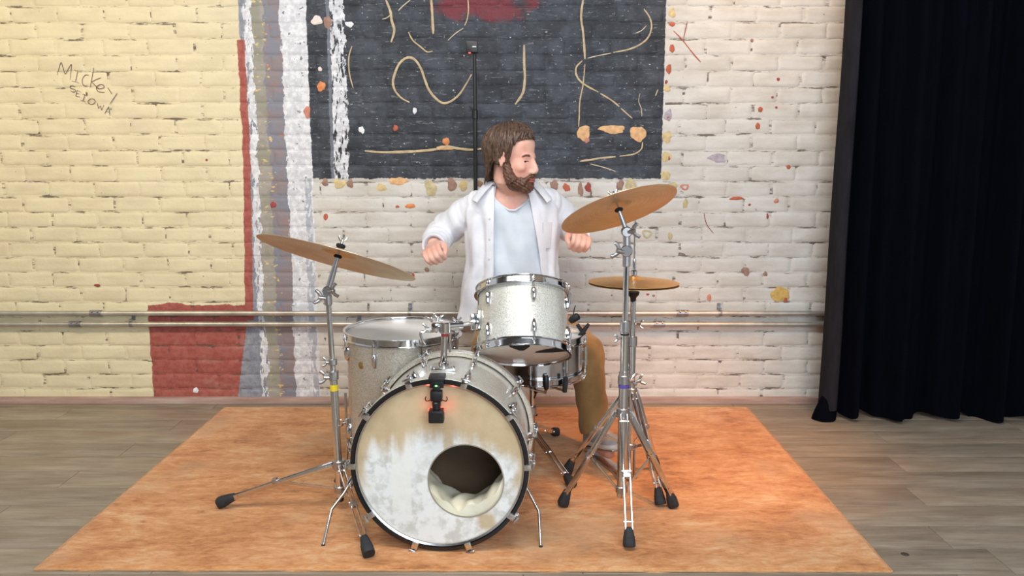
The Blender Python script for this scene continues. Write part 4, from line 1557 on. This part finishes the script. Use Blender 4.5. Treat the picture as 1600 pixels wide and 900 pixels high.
for s in (-1, 1):
    gl = bpy.data.lights.new('red_led_glow', 'POINT'); gl.energy = .012; gl.color = (1, .10, .07); gl.shadow_soft_size = .004
    go = bpy.data.objects.new('red_led_glow', gl); go.location = KF @ Vector((s * .030, -.012, -.080)) - ORG[kt.name]
    link(go, kt)

# tall mic pole behind the drummer
mpx = at(743, 280, 3.56)
ms = thing('mic_stand', (mpx.x, 3.56, 0), 'tall thin black stand with a small black box on top behind the drummer', 'stand')
zt = at(740, 84, 3.56).z
xt = at(738.5, 84, 3.56).x
MB().tube([(mpx.x, 3.56, .02), (mpx.x, 3.56, at(743, 180, 3.56).z)], .0092, 14).build('lower_tube', M_BLACK, ms)
MB().tube([(mpx.x, 3.56, at(743, 182, 3.56).z), (mpx.x, 3.56, zt)], .0075, 12).build('upper_tube', simple('dark_tube', lin(34, 34, 37), .45, .2), ms)
MB().cyl((mpx.x, 3.56, at(743, 182, 3.56).z - .012), .0125, .04, None, 14, .003).build('height_clamp', M_BLACK, ms)
wing(Vector((mpx.x - .014, 3.55, at(743, 170, 3.56).z)), (-1, -.2, 0), .6, M_BLACK, root=ms, side=(0, 0, 1))
bxm = MB().box((xt - .002, 3.555, at(738, 74, 3.56).z), (.050, .036, .048), None, .005).build('box', M_BLACK, ms)
MB().box((xt + .008, 3.5365, at(738, 74, 3.56).z + .0), (.016, .001, .004)).build('white_mark', simple('white_print', lin(225, 225, 225), .5), bxm)
MB().box((xt - .012, 3.540, at(738, 84, 3.56).z + .001), (.009, .006, .004), None, .001).build('red_led', M_LED, ms)
MB().lathe([(.0001, .022), (.02, .022), (.070, .012), (.082, .006), (.085, .0005), (.0001, .0005)], Matrix.Translation((mpx.x, 3.56, .0085)), 36).build('round_base', M_BLACK, ms)

# ------------------------------------------------------------------ the drummer
n = NT('skin')
P, X, Y, Z = n.geo()
f = n.noise(P, 28, 4, 0.6)
f2 = n.noise(P, 9, 3, 0.5)
c = n.mix(n.step(f2, 0.4, 0.65), lin(226, 180, 162), lin(218, 160, 142))
c = n.mix(n.step(f, 0.55, 0.75) * 0.4, c, lin(206, 136, 120))
n.set(Base_Color=c, Roughness=0.48, Subsurface_Weight=0.12, Subsurface_Radius=(.012, .005, .003), Specular_IOR_Level=0.35)
n.bump(n.noise(P, 300, 3), 0.12, 0.0008)
M_SKIN = n.mat


def cloth(name, c0, c1, rough=0.85, bs=0.25):
    n = NT(name)
    P = n.obj()[0]
    f = n.noise(P, 10, 4)
    n.set(Base_Color=n.mix(n.step(f, 0.35, 0.65), c0, c1), Roughness=rough, Sheen_Weight=0.15, Specular_IOR_Level=0.2)
    n.bump(n.noise(P, 12, 3, 0.5) * 1.0 + n.noise(P, 500, 2) * 0.04, bs, 0.008)
    return n.mat


M_SHIRT = cloth('white_linen', lin(236, 236, 240), lin(226, 227, 234))
M_TEE = cloth('pale_blue_jersey', lin(214, 222, 230), lin(204, 212, 222), .85, .3)
M_KHAKI = cloth('khaki_twill', lin(150, 118, 76), lin(132, 102, 64))
M_SHOE = cloth('grey_canvas', lin(168, 170, 178), lin(146, 148, 156))
M_SOLE = simple('white_sole', lin(206, 204, 200), .6, 0, .1, 30)


def hairmat(name, c0, c1):
    n = NT(name)
    P, X, Y, Z = n.obj()
    f = n.noise(P, 60, 4, 0.65)
    f2 = n.noise(n.vec(X * 3.0, Y * 3.0, Z * 0.6), 90, 3, 0.6)
    n.set(Base_Color=n.mix(n.step(f * 0.4 + f2 * 0.6, 0.36, 0.62), c0, c1), Roughness=0.42, Specular_IOR_Level=0.45)
    n.bump(f2, 0.6, 0.002)
    return n.mat


M_HAIR = hairmat('brown_hair', lin(52, 38, 31), lin(104, 80, 64))
M_BEARD = hairmat('brown_beard', lin(62, 40, 30), lin(110, 74, 54))
M_LIP = simple('lip', lin(176, 98, 92), .4, 0, .1, 60)
M_EYE = simple('eye_white', lin(176, 150, 140), .25, 0, .05, 40)
M_IRIS = simple('eye_iris', lin(44, 34, 28), .2, 0, .2, 90)

def relax(b_, cen, rad, it):
    """extra smoothing of the head only"""
    co = np.array(b_.v)
    ed = set()
    for f_ in b_.f:
        for i in range(len(f_)):
            a, c_ = f_[i], f_[(i + 1) % len(f_)]
            ed.add((a, c_) if a < c_ else (c_, a))
    ed = np.array(list(ed))
    w = np.clip((rad - np.linalg.norm(co - np.array(cen), axis=1)) / .03, 0, 1)[:, None] * .5
    deg = np.bincount(ed.ravel(), minlength=len(co))[:, None]
    for _ in range(it):
        acc = np.zeros_like(co)
        np.add.at(acc, ed[:, 0], co[ed[:, 1]])
        np.add.at(acc, ed[:, 1], co[ed[:, 0]])
        co = co * (1 - w) + acc / np.maximum(deg, 1) * w
    b_.v = [tuple(p) for p in co]
    return b_


yaw, nod = math.radians(60), math.radians(6)
hf = Vector((math.sin(yaw) * math.cos(nod), -math.cos(yaw) * math.cos(nod), -math.sin(nod)))
hu0 = Vector((-.02, 0, 1))
hl = hu0.cross(hf).normalized()
hu = hf.cross(hl).normalized()
HM = Matrix((hf, hl, hu)).transposed().to_4x4()
HM.translation = Vector((.003, 3.205, 1.157))
HV = lambda f, s, u: HM @ Vector((f, s, u))

ZS = np.array([.40, .46, .54, .62, .72, .82, .90, .955, .995, 1.025, 1.055])
CY = np.array([3.41, 3.405, 3.40, 3.385, 3.365, 3.348, 3.335, 3.325, 3.315, 3.305, 3.295])
AW = np.array([.155, .168, .170, .166, .162, .165, .172, .172, .148, .098, .066])
BW = np.array([.12, .13, .125, .120, .116, .113, .108, .098, .082, .066, .058])


def torso(z, th, off=0.0, flare=0.0):
    a = np.interp(z, ZS, AW) + off + flare
    b_ = np.interp(z, ZS, BW) + off
    cy = np.interp(z, ZS, CY)
    s, c_ = math.sin(th), math.cos(th)
    e = 2 / 2.35
    return Vector((a * math.copysign(abs(s) ** e, s), cy - b_ * math.copysign(abs(c_) ** e, c_), z))


SHR, ELR, WRR = Vector((-.152, 3.318, .962)), Vector((-.300, 3.475, .838)), Vector((-.312, 3.262, .812))
SHL, ELL_, WRL = Vector((.150, 3.318, .975)), Vector((.250, 3.485, .872)), Vector((.262, 3.262, .858))

body = MB()
# torso and neck
body.loft([[torso(z, t, -.004) for t in np.linspace(0, 2 * math.pi, 40, endpoint=False)] for z in (.42, .48, .55, .62, .70, .78, .86, .92, .96, .99, 1.02, 1.05)])
body.tube([HV(-.022, 0, -.03), HV(-.018, 0, -.075), Vector((.004, 3.285, 1.045)), Vector((0, 3.315, .985))], [.054, .055, .059, .075], 24)
# head
head = MB()
A = lambda c_, r: head.ell(c_, r, HM, 32, 20)
A((-.012, 0, .035), (.097, .075, .085))
A((.028, 0, -.030), (.064, .060, .088))
A((.040, 0, -.082), (.046, .045, .036))
A((.072, 0, -.100), (.022, .024, .020))
A((.073, 0, .013), (.018, .048, .012))
A((.052, 0, .052), (.030, .055, .036))
for s in (-1, 1):
    A((.054, s * .040, -.030), (.030, .020, .022))
    A((.099, s * .0115, -.046), (.011, .0085, .008))
    A((.0655, s * .031, -.0010), (.0140, .0160, .0105))
    A((-.004, s * .077, -.004), (.017, .009, .031))
    rim = [HV(-.004 + .018 * math.cos(t), s * (.083 + .004 * math.sin(t)), .0 + .031 * math.sin(t)) for t in np.linspace(-1.9, 2.9, 14)]
    head.tube(rim, .0042, 8)
    head.tube([HV(.004, s * .074, -.012), HV(.006, s * .078, -.028), HV(.004, s * .074, -.038)], [.006, .008, .005], 8)
head.tube([HV(.082, 0, .012), HV(.092, 0, -.006), HV(.102, 0, -.026), HV(.106, 0, -.038), HV(.101, 0, -.048)], [.0090, .0095, .0115, .0135, .008], 14)
body.add(head.v, head.f)


def tapered(b, pts, rs, seg=20):
    P_ = smooth_path(pts, 5)
    t = np.linspace(0, len(rs) - 1, len(P_))
    b.tube(P_, list(np.interp(t, range(len(rs)), rs)), seg)
    b.ell(tuple(P_[0]), (rs[0],) * 3)
    b.ell(tuple(P_[-1]), (rs[-1],) * 3)


tapered(body, [SHR, SHR.lerp(ELR, .5), ELR], [.046, .048, .042])
tapered(body, [ELR, ELR.lerp(WRR, .4), WRR], [.042, .041, .029])
tapered(body, [SHL, SHL.lerp(ELL_, .5), ELL_], [.046, .048, .042])
tapered(body, [ELL_, ELL_.lerp(WRL, .4), WRL], [.042, .041, .029])


def fist(b, wrist, F, U, side):
    """F towards knuckles, U out of the back of the hand, side=+1 puts the thumb at F x U"""
    F = Vector(F).normalized()
    U = Vector(U); U = (U - F * U.dot(F)).normalized()
    S = F.cross(U) * side
    q = lambda f_, s_, u_: wrist + F * f_ + S * s_ + U * u_
    # palm
    rings = []
    for f_, w, h in ((-.012, .026, .022), (.012, .029, .020), (.035, .037, .018), (.060, .041, .0165), (.080, .040, .0155), (.090, .036, .011)):
        rings.append([q(f_, w * math.copysign(abs(math.cos(a)) ** .75, math.cos(a)), h * math.copysign(abs(math.sin(a)) ** .75, math.sin(a))) for a in np.linspace(0, 2 * math.pi, 24, endpoint=False)])
    b.loft(rings)
    for i, (s_, L) in enumerate(((.0315, .94), (.0105, 1.0), (-.0105, .95), (-.0305, .80))):
        k = q(.086, s_, .004)
        p1 = q(.086 + .026 * L, s_ * 1.0, -.026 * L)
        p2 = q(.088 - .004 * L, s_ * .96, -.056 * L)
        p3 = q(.064 - .006 * L, s_ * .93, -.043 * L)
        P_ = smooth_path([k, k.lerp(p1, .55) + U * .003 + F * .004, p1, p1.lerp(p2, .5) + F * .003, p2, p3], 4)
        b.tube(P_, list(np.interp(np.linspace(0, 1, len(P_)), [0, .12, .4, .75, 1], [.0105, .0112, .0100, .0092, .0078])), 12)
        b.ell(tuple(k), (.0115,) * 3, None, 14, 8)
        b.ell(tuple(p3), (.0078,) * 3, None, 12, 8)
    t0, t1, t2, t3 = q(.020, .026, -.006), q(.046, .044, -.016), q(.074, .040, -.034), q(.090, .020, -.046)
    P_ = smooth_path([t0, t1, t2, t3], 5)
    b.tube(P_, list(np.linspace(.0165, .0095, len(P_))), 14)
    b.ell(tuple(t3), (.0095,) * 3, None, 12, 8)


fist(body, WRR, (-.02, -.96, -.14), (-.50, -.22, .82), -1)
fist(body, WRL, (.10, -.97, -.10), (.35, -.25, .88), 1)
# legs
HPR, KNR, ANR = Vector((-.068, 3.40, .47)), Vector((-.098, 3.10, .430)), Vector((-.122, 2.905, .115))
HPL, KNL, ANL = Vector((.090, 3.40, .49)), Vector((.292, 3.135, .405)), Vector((.322, 3.075, .115))
for h_, k_, a_ in ((HPR, KNR, ANR), (HPL, KNL, ANL)):
    tapered(body, [h_, h_.lerp(k_, .5), k_], [.082, .068, .052])
    tapered(body, [k_, k_.lerp(a_, .35), a_], [.052, .050, .034])
    fd = Vector((hs_c.x - a_.x, hs_c.y - a_.y, 0)).normalized() if a_ is ANL else Vector((0.0, -1, 0))
    tapered(body, [a_, a_ + fd * .06 + Vector((0, 0, -.050)), a_ + fd * .13 + Vector((0, 0, -.058))], [.034, .032, .022])
bd_ = remeshed(body, .0036, 5, .5)
bd_ = relax(bd_, HV(.03, 0, -.01), .125, 9)
person = bd_.build('person', M_SKIN, None, 0, loc=(0, 3.38, 0))
for p_ in person.data.polygons: p_.use_smooth = True
tag(person, 'bearded drummer in an open white shirt and khaki trousers seated behind the kit', 'person')

# T-shirt: open tube round the torso with a V neck
def panel(rows, thick):
    """closed slab from a grid of points (rows of equal length)"""
    rows = [[Vector(p) for p in r] for r in rows]
    m_, k_ = len(rows), len(rows[0])
    nr = []
    for j in range(m_):
        r = []
        for i in range(k_):
            du = rows[j][min(i + 1, k_ - 1)] - rows[j][max(i - 1, 0)]
            dv = rows[min(j + 1, m_ - 1)][i] - rows[max(j - 1, 0)][i]
            nn = du.cross(dv)
            r.append(nn.normalized() if nn.length > 1e-9 else Vector((0, 0, 1)))
        nr.append(r)
    b_ = MB()
    top = [[rows[j][i] + nr[j][i] * thick * .5 for i in range(k_)] for j in range(m_)]
    bot = [[rows[j][i] - nr[j][i] * thick * .5 for i in range(k_)] for j in range(m_)]
    v_ = [p for r in top for p in r] + [p for r in bot for p in r]
    o_ = m_ * k_
    f_ = []
    for j in range(m_ - 1):
        for i in range(k_ - 1):
            a = j * k_ + i
            f_.append((a, a + 1, a + k_ + 1, a + k_))
            f_.append((o_ + a, o_ + a + k_, o_ + a + k_ + 1, o_ + a + 1))
    per_ = [i for i in range(k_)] + [j * k_ + k_ - 1 for j in range(1, m_)] + [(m_ - 1) * k_ + i for i in range(k_ - 2, -1, -1)] + [j * k_ for j in range(m_ - 2, 0, -1)]
    for q_ in range(len(per_)):
        a, c_ = per_[q_], per_[(q_ + 1) % len(per_)]
        f_.append((a, o_ + a, o_ + c_, c_))
    b_.add(v_, f_)
    return b_


rows = []
for j in range(60):
    w = j / 59
    r = []
    for i in range(121):
        th = -math.pi + 2 * math.pi * i / 120
        neck = 1.052 - .104 * max(0, 1 - abs(th) / .95) ** 1.15
        z = .50 + (neck - .50) * w
        fold = .0052 * math.sin(24 * (z + .28 * th) + 1.5 * math.sin(5 * th)) + .0045 * math.sin(17 * (z - .30 * th) + 2)
        r.append(torso(z, th, .005 + fold))
    rows.append(r)
panel(rows, .004).build('t_shirt', M_TEE, person, 80)
# ribbed neckline
nk = [torso(1.052 - .104 * max(0, 1 - abs(t) / .95) ** 1.15, t, .007) for t in np.linspace(-math.pi, math.pi, 80)]
MB().tube(nk, .0042, 8).build('neck_rib', M_TEE, person)

# overshirt body: open in front, plus sleeves, united into one garment
def open_x(z):
    t = (1.03 - z) / .45
    return -.070 - .006 * t, .060 + .075 * min(1, max(0, t)) ** .8


rows = []
NR, NC = 90, 150
for j in range(NR):
    w = j / (NR - 1)
    r = []
    for i in range(NC):
        z0 = .50 + (1.046 - .50) * w
        a = np.interp(z0, ZS, AW) + .016
        xl, xr = open_x(z0)
        e = 2.35 / 2
        tl = -math.asin(min(1, abs(xl) / a) ** e)
        tr_ = math.asin(min(1, abs(xr) / a) ** e)
        th = tr_ + (2 * math.pi + tl - tr_) * i / (NC - 1)
        thc = th if th <= math.pi else th - 2 * math.pi
        side = abs(math.sin(thc))
        z = z0 - .035 * side * max(0, (.62 - z0) / .12) * (1.0 if z0 < .62 else 0)
        fl = .040 * max(0, (.72 - z0) / .22) * (1.0 if thc < 0 else .45)
        fold = .0085 * math.sin(9 * thc + 2.2 * math.sin(6 * z0)) + .0035 * math.sin(17 * thc - 5 * z0 + 1)
        fold *= min(1, max(.25, (1.02 - z0) / .12))
        r.append(torso(z, thc, .016 + fold, fl))
    rows.append(r)
sh_ = panel(rows, .010)


def sleeve(b, pts, rs, seed, seg=28):
    P_ = smooth_path(pts, 10)
    t = np.linspace(0, len(rs) - 1, len(P_))
    R_ = np.interp(t, range(len(rs)), rs)
    r_ = np.random.default_rng(seed)
    ph = r_.uniform(0, 6.28, 3)
    wr_ = [R_[i] * (1 + .045 * math.sin(i * .95 + ph[0]) + .03 * math.sin(i * 1.7 + ph[1])) for i in range(len(P_))]
    b.tube(P_, wr_, seg)
    b.ell(tuple(P_[0]), (rs[0] * 1.0, rs[0], rs[0] * .95), None, 24, 14)
    b.ell(tuple(P_[0].lerp(P_[10], .55)), (rs[0], rs[0], rs[0]), None, 24, 14)


sleeve(sh_, [SHR + Vector((.030, -.004, .004)), SHR.lerp(ELR, .5), ELR + Vector((0, .004, -.004)), ELR.lerp(WRR, .45), WRR + Vector((0, .010, 0))], [.068, .066, .064, .060, .047], 3)
sleeve(sh_, [SHL + Vector((-.030, -.004, .002)), SHL.lerp(ELL_, .5), ELL_ + Vector((0, .004, -.004)), ELL_.lerp(WRL, .45), WRL + Vector((0, .010, 0))], [.068, .066, .064, .060, .047], 4)


def wrinkle(co):
    x, y, z = co[:, 0], co[:, 1], co[:, 2]
    return .0022 * np.sin(46 * x + 14 * z + 2.5 * np.sin(9 * z + 8 * y)) + .0012 * np.sin(70 * (z + .9 * np.abs(x)) + 25 * y) * (np.sin(11 * z + 7 * x) > 0)


shirt = remeshed(sh_, .0042, 4, .5, wrinkle).build('overshirt', M_SHIRT, person, 0)
for p_ in shirt.data.polygons: p_.use_smooth = True
# cuffs
for wr_, el_ in ((WRR, ELR), (WRL, ELL_)):
    d = (wr_ - el_).normalized()
    F = frame(wr_ - d * .012, d, (1, 0, 0))
    MB().lathe([(.040, -.012), (.047, -.012), (.0485, .0), (.0475, .024), (.0455, .026), (.038, .022)], F, 28, True).build('cuff', M_SHIRT, shirt)
# plackets with buttons
for sgn in (0, 1):
    rows = []
    zz_ = np.linspace(.52, 1.03, 50)
    for z in zz_:
        a = np.interp(z, ZS, AW) + .016
        x = open_x(z)[sgn]
        r = []
        for k in range(6):
            xx_ = x + (-1 if sgn == 0 else 1) * (k / 5 * .026 - .003)
            th = math.copysign(math.asin(min(1, abs(xx_) / a) ** (2.35 / 2)), xx_)
            p = torso(z, th, .023 + .0015 * math.sin(24 * z + sgn))
            r.append(p)
        rows.append(r if sgn == 1 else r[::-1])
    panel(rows, .004).build('placket', M_SHIRT, shirt, 60)
    if sgn == 0:
        for z in (.60, .68, .76, .84, .92):
            a = np.interp(z, ZS, AW) + .016
            x = open_x(z)[0] - .012
            th = -math.asin(min(1, abs(x) / a) ** (2.35 / 2))
            p = torso(z, th, .027)
            MB().cyl((0, 0, -.001), .0048, .003, frame(p, (-.35, -1, 0)), 14, .0008).build('button', M_SOLE, shirt)
# breast pocket on the image-right side
rows = []
for z in np.linspace(.80, .905, 12):
    r = []
    for k in range(10):
        xx_ = .118 + .055 * k / 9
        a = np.interp(z, ZS, AW) + .016
        th = math.asin(min(.999, abs(xx_) / a) ** (2.35 / 2))
        r.append(torso(z, th, .0235))
    rows.append(r)
panel(rows, .003).build('breast_pocket', M_SHIRT, shirt, 60)
# collar leaves: stand round the neck, folded down onto the chest
for sgn in (-1, 1):
    rows = []
    for j in range(22):
        w = j / 21                                   # 0 at the back of the neck, 1 at the front tip
        th = sgn * (math.pi - w * (math.pi - .78))
        p0 = torso(1.046, th, .016) + Vector((0, 0, .006))
        crest = p0 + Vector((0, 0, .020 - .012 * w))
        outv = Vector((math.sin(th), -math.cos(th), 0))
        wid = .040 + .030 * w ** 2
        tip = crest + outv * wid + Vector((0, 0, -.034 - .044 * w))
        if w > .5:
            tip += Vector((sgn * .020 * (w - .5) * 2, -.006, .004))
        r = [p0 + outv * -.002, crest, crest + outv * .010 + Vector((0, 0, -.002)), crest.lerp(tip, .55) + Vector((0, 0, .006)), tip]
        rows.append(r if sgn > 0 else r[::-1])
    panel(rows, .0045).build('collar', M_SHIRT, shirt, 70)

# trousers
tr_ = MB()
tr_.loft([[torso(z, t, .004) for t in np.linspace(0, 2 * math.pi, 36, endpoint=False)] for z in (.425, .47, .52, .57)])
for h_, k_, a_, rr in ((HPR, KNR, ANR, (.090, .074, .062, .060, .056, .054)), (HPL, KNL, ANL, (.098, .086, .070, .064, .060, .057))):
    tapered(tr_, [h_, h_.lerp(k_, .5), k_], rr[:3])
    P_ = smooth_path([k_, k_.lerp(a_, .35), k_.lerp(a_, .75), a_ + Vector((0, 0, -.02))], 6)
    tr_.tube(P_, [r * (1 + .02 * math.sin(i * 1.3)) for i, r in enumerate(np.interp(np.linspace(0, 3, len(P_)), range(4), rr[2:]))], 26)


def wrinkle2(co):
    x, y, z = co[:, 0], co[:, 1], co[:, 2]
    return .0016 * np.sin(34 * z + 20 * x) + .0012 * np.sin(70 * z - 50 * x + 20 * y)


tro = remeshed(tr_, .0055, 4, .5, wrinkle2).build('trousers', M_KHAKI, person, 0)
for p_ in tro.data.polygons: p_.use_smooth = True


def shoe(heel, d, pitch):
    d = Vector(d).normalized()
    f3 = Vector((d.x * math.cos(pitch), d.y * math.cos(pitch), math.sin(pitch)))
    s3 = Vector((0, 0, 1)).cross(f3).normalized()
    u3 = f3.cross(s3).normalized()
    F = Matrix((f3, s3, u3)).transposed().to_4x4()
    F.translation = Vector(heel)
    prof = [(-.012, .020, .030), (0, .032, .070), (.03, .036, .088), (.07, .037, .086), (.11, .038, .072), (.16, .045, .055), (.21, .046, .046), (.245, .038, .040), (.262, .022, .030)]
    up_, so_ = [], []
    for x, w, h in prof:
        up_.append([F @ Vector((x, w * math.copysign(abs(math.cos(a)) ** .8, math.cos(a)), .018 + (h - .018) * max(0, math.sin(a)) if math.sin(a) > 0 else .016)) for a in np.linspace(0, 2 * math.pi, 24, endpoint=False)])
        so_.append([F @ Vector((x * 1.01, (w + .003) * math.copysign(abs(math.cos(a)) ** .6, math.cos(a)), .011 + .011 * math.copysign(abs(math.sin(a)) ** .4, math.sin(a)))) for a in np.linspace(0, 2 * math.pi, 20, endpoint=False)])
    o_ = MB().loft(up_).build('shoe', M_SHOE, person, 60)
    MB().loft(so_).build('sole', M_SOLE, o_, 50)
    lc_ = MB()
    for k in range(4):
        x = .10 + .022 * k
        h = np.interp(x, [p[0] for p in prof], [p[2] for p in prof])
        lc_.tube([F @ Vector((x - .006, -.018, h - .008)), F @ Vector((x, 0, h + .001)), F @ Vector((x + .006, .018, h - .008))], .0022, 6)
    lc_.build('laces', M_SOLE, o_)


shoe(ANL + Vector((-.010, .030, -.078)), Vector((hs_c.x - ANL.x, hs_c.y - ANL.y, 0)), math.radians(14))
shoe(ANR + Vector((0, .035, -.106)), (0, -1, 0), 0.0)

# hair
NPH, NAL = 260, 46
kx = Vector((-.30, 0, .954)).normalized()
e1 = (Vector((1, 0, 0)) - kx * kx.x).normalized()
e2 = kx.cross(e1)                                    # left
PHS = [0, 25, 45, 62, 78, 92, 104, 122, 145, 180]
AES = [80, 79, 82, 96, 122, 117, 108, 130, 141, 145]
rr_ = np.random.default_rng(5)
lock = np.cumsum(rr_.normal(0, 1, NPH)); lock = (lock - np.linspace(lock[0], lock[-1], NPH)); lock = lock / np.abs(lock).max()
rings = []
for j in range(NAL + 3):
    ring = []
    for i in range(NPH):
        ph = 360.0 * i / NPH
        ap = ph if ph <= 180 else 360 - ph
        ae = np.interp(ap, PHS, AES) + 0.8 * math.sin(i * 2.1) + 2.2 * lock[i]
        w = min(j, NAL - 1) / (NAL - 1)
        al = max(.6, ae * w)
        ar, pr = math.radians(min(al, 100)), math.radians(ph + 14 * math.sin(math.radians(ph)) * 0 + 9 * w * math.sin(math.radians(ph)))
        d = kx * math.cos(ar) + e1 * (math.sin(ar) * math.cos(pr)) + e2 * (math.sin(ar) * math.sin(pr))
        strand = .0014 * math.sin(i * 1.57) + .0022 * math.sin(i * .41 + 3 * w) + .0016 * math.sin(i * .83 + 1 - 5 * w)
        th_ = .011 + .004 * math.sin(math.pi * min(1, w * 1.1)) + strand * min(1, w * 3)
        th_ += .006 * math.exp(-((ap - 92) / 34) ** 2) * w + .006 * math.exp(-((ap - 150) / 50) ** 2) * math.sin(math.pi * min(1, w))
        if ap < 60: th_ *= (1 - .35 * w ** 3)
        p = Vector((-.012 + (.097 + th_) * d.x, (.075 + th_) * d.y, .035 + (.085 + th_) * d.z))
        if al > 100:
            dr = (al - 100) * .0023
            outd = Vector((d.x, d.y, 0)).normalized()
            p += Vector((0, 0, -dr)) + outd * (-.010 * math.sin(min(1, dr / .12) * 2.2) + .006 * (dr / .12) ** 3)
        if j >= NAL:                                  # tuck the edge back to the scalp
            k = (j - NAL + 1)
            cen = Vector((-.012, 0, p.z))
            p = cen + (p - cen) * (1 - .035 * k) + Vector((0, 0, .004 * k))
        ring.append(p)
    rings.append(ring)
hb = MB().loft(rings, True, False, HM)


def scalp(al, ph, th_):
    ar, pr = math.radians(min(al, 100)), math.radians(ph)
    d = kx * math.cos(ar) + e1 * (math.sin(ar) * math.cos(pr)) + e2 * (math.sin(ar) * math.sin(pr))
    p = Vector((-.012 + (.097 + th_) * d.x, (.075 + th_) * d.y, .035 + (.085 + th_) * d.z))
    if al > 100:
        p += Vector((0, 0, -(al - 100) * .0023)) + Vector((d.x, d.y, 0)).normalized() * (.004 * ((al - 100) / 40) ** 2 - .004)
    return p


for q_ in range(210):
    pe = rr_.uniform(-180, 180)
    ap = abs(pe)
    ae = np.interp(ap, PHS, AES) + rr_.uniform(-16, 2 if ap < 72 else 7)
    sw = rr_.uniform(14, 34) * (1 if pe > 0 else -1) * (1 if ap < 150 else .2)
    a0 = rr_.uniform(8, 55)
    lift = rr_.uniform(.013, .019) + .005 * math.exp(-((ap - 92) / 34) ** 2)
    wob = rr_.uniform(-4, 4)
    pts = []
    for t in np.linspace(0, 1, 9):
        al = a0 + (ae - a0) * t
        pts.append(HM @ scalp(al, pe - sw * (1 - t) + wob * math.sin(5 * t), lift * (.55 + .45 * math.sin(math.pi * min(1, .15 + t)))))
    w0 = rr_.uniform(.0045, .0080)
    hb.tube(pts, [w0 * k for k in (.3, .7, .95, 1, 1, .95, .8, .55, .15)], 6, flat=.45, up=hu)
hb.build('hair', M_HAIR, person, 0)
for p_ in bpy.data.objects['hair'].data.polygons: p_.use_smooth = True

# beard and moustache
be = MB()
be.ell((.036, 0, -.086), (.055, .058, .042), HM, 32, 18)
be.ell((.070, 0, -.101), (.029, .036, .030), HM, 28, 16)
for s in (-1, 1):
    be.tube([HV(.012, s * .067, .000), HV(.016, s * .064, -.030), HV(.022, s * .060, -.060), HV(.036, s * .050, -.085)], [.009, .016, .022, .026], 14)
    be.tube([HV(.098, 0, -.0600), HV(.094, s * .012, -.0615), HV(.086, s * .024, -.069), HV(.077, s * .032, -.084), HV(.070, s * .034, -.096)], [.0066, .0072, .0075, .010, .012], 12)


def bristle(co):
    x, y, z = co[:, 0], co[:, 1], co[:, 2]
    return .0012 * np.sin(330 * x + 180 * z) * np.sin(410 * y + 120 * x) + .0010 * np.sin(520 * z + 300 * x)


bo = remeshed(be, .0026, 2, .5, bristle).build('beard', M_BEARD, person, 0)
for p_ in bo.data.polygons: p_.use_smooth = True
lp = MB()
lp.ell((.0915, 0, -.0715), (.0105, .021, .0048), HM, 20, 12)
lp.ell((.0905, 0, -.0800), (.0110, .019, .0058), HM, 20, 12)
lp.build('lips', M_LIP, person)
for s in (-1, 1):
    ey = MB().ell((.0672, s * .031, -.0070), (.0120, .0125, .0070), HM, 20, 14).build('eye', M_EYE, person)
    MB().ell((.0765, s * .0335, -.0062), (.0034, .0098, .0040), HM, 14, 10).build('iris', M_IRIS, ey)
    MB().tube([HV(.0845, s * .018, -.0085), HV(.0812, s * .026, -.0052), HV(.0770, s * .035, -.0050), HV(.0695, s * .043, -.0080)], [.0012, .0022, .0022, .0012], 8).build('eyelashes', M_IRIS, ey)
    MB().tube([HV(.0835, s * .013, .0120), HV(.0830, s * .026, .0165), HV(.0770, s * .040, .0160), HV(.0685, s * .049, .0110)], [.0036, .0050, .0044, .0022], 10).build('eyebrow', M_BEARD, person)

# throne under the drummer
th0 = Vector((0, 3.42, 0))
thr = thing('drum_throne', th0, 'round black drum stool under the seated drummer', 'stool')
MB().lathe([(.0001, .335), (.14, .335), (.155, .345), (.158, .375), (.150, .395), (.12, .402), (.0001, .404)], Matrix.Translation(th0), 40).build('seat', M_BLACK, thr)
MB().tube([th0 + Vector((0, 0, .06)), th0 + Vector((0, 0, .336))], .014, 16).build('post', M_CHROME, thr)
MB().cyl((0, 0, .20), .021, .03, Matrix.Translation(th0), 16, .003).build('leg_collar', M_CAST, thr)
for k in range(3):
    a = math.radians(55 + 120 * k)
    f_ = th0 + Vector((.17 * math.cos(a), .17 * math.sin(a), 0))
    lg, d = strip_leg(thr, th0 + Vector((.02 * math.cos(a), .02 * math.sin(a), .215)), f_ + Vector((0, 0, .04)))
    rubber_foot(f_, (-d + Vector((0, 0, .5))).normalized(), lg)
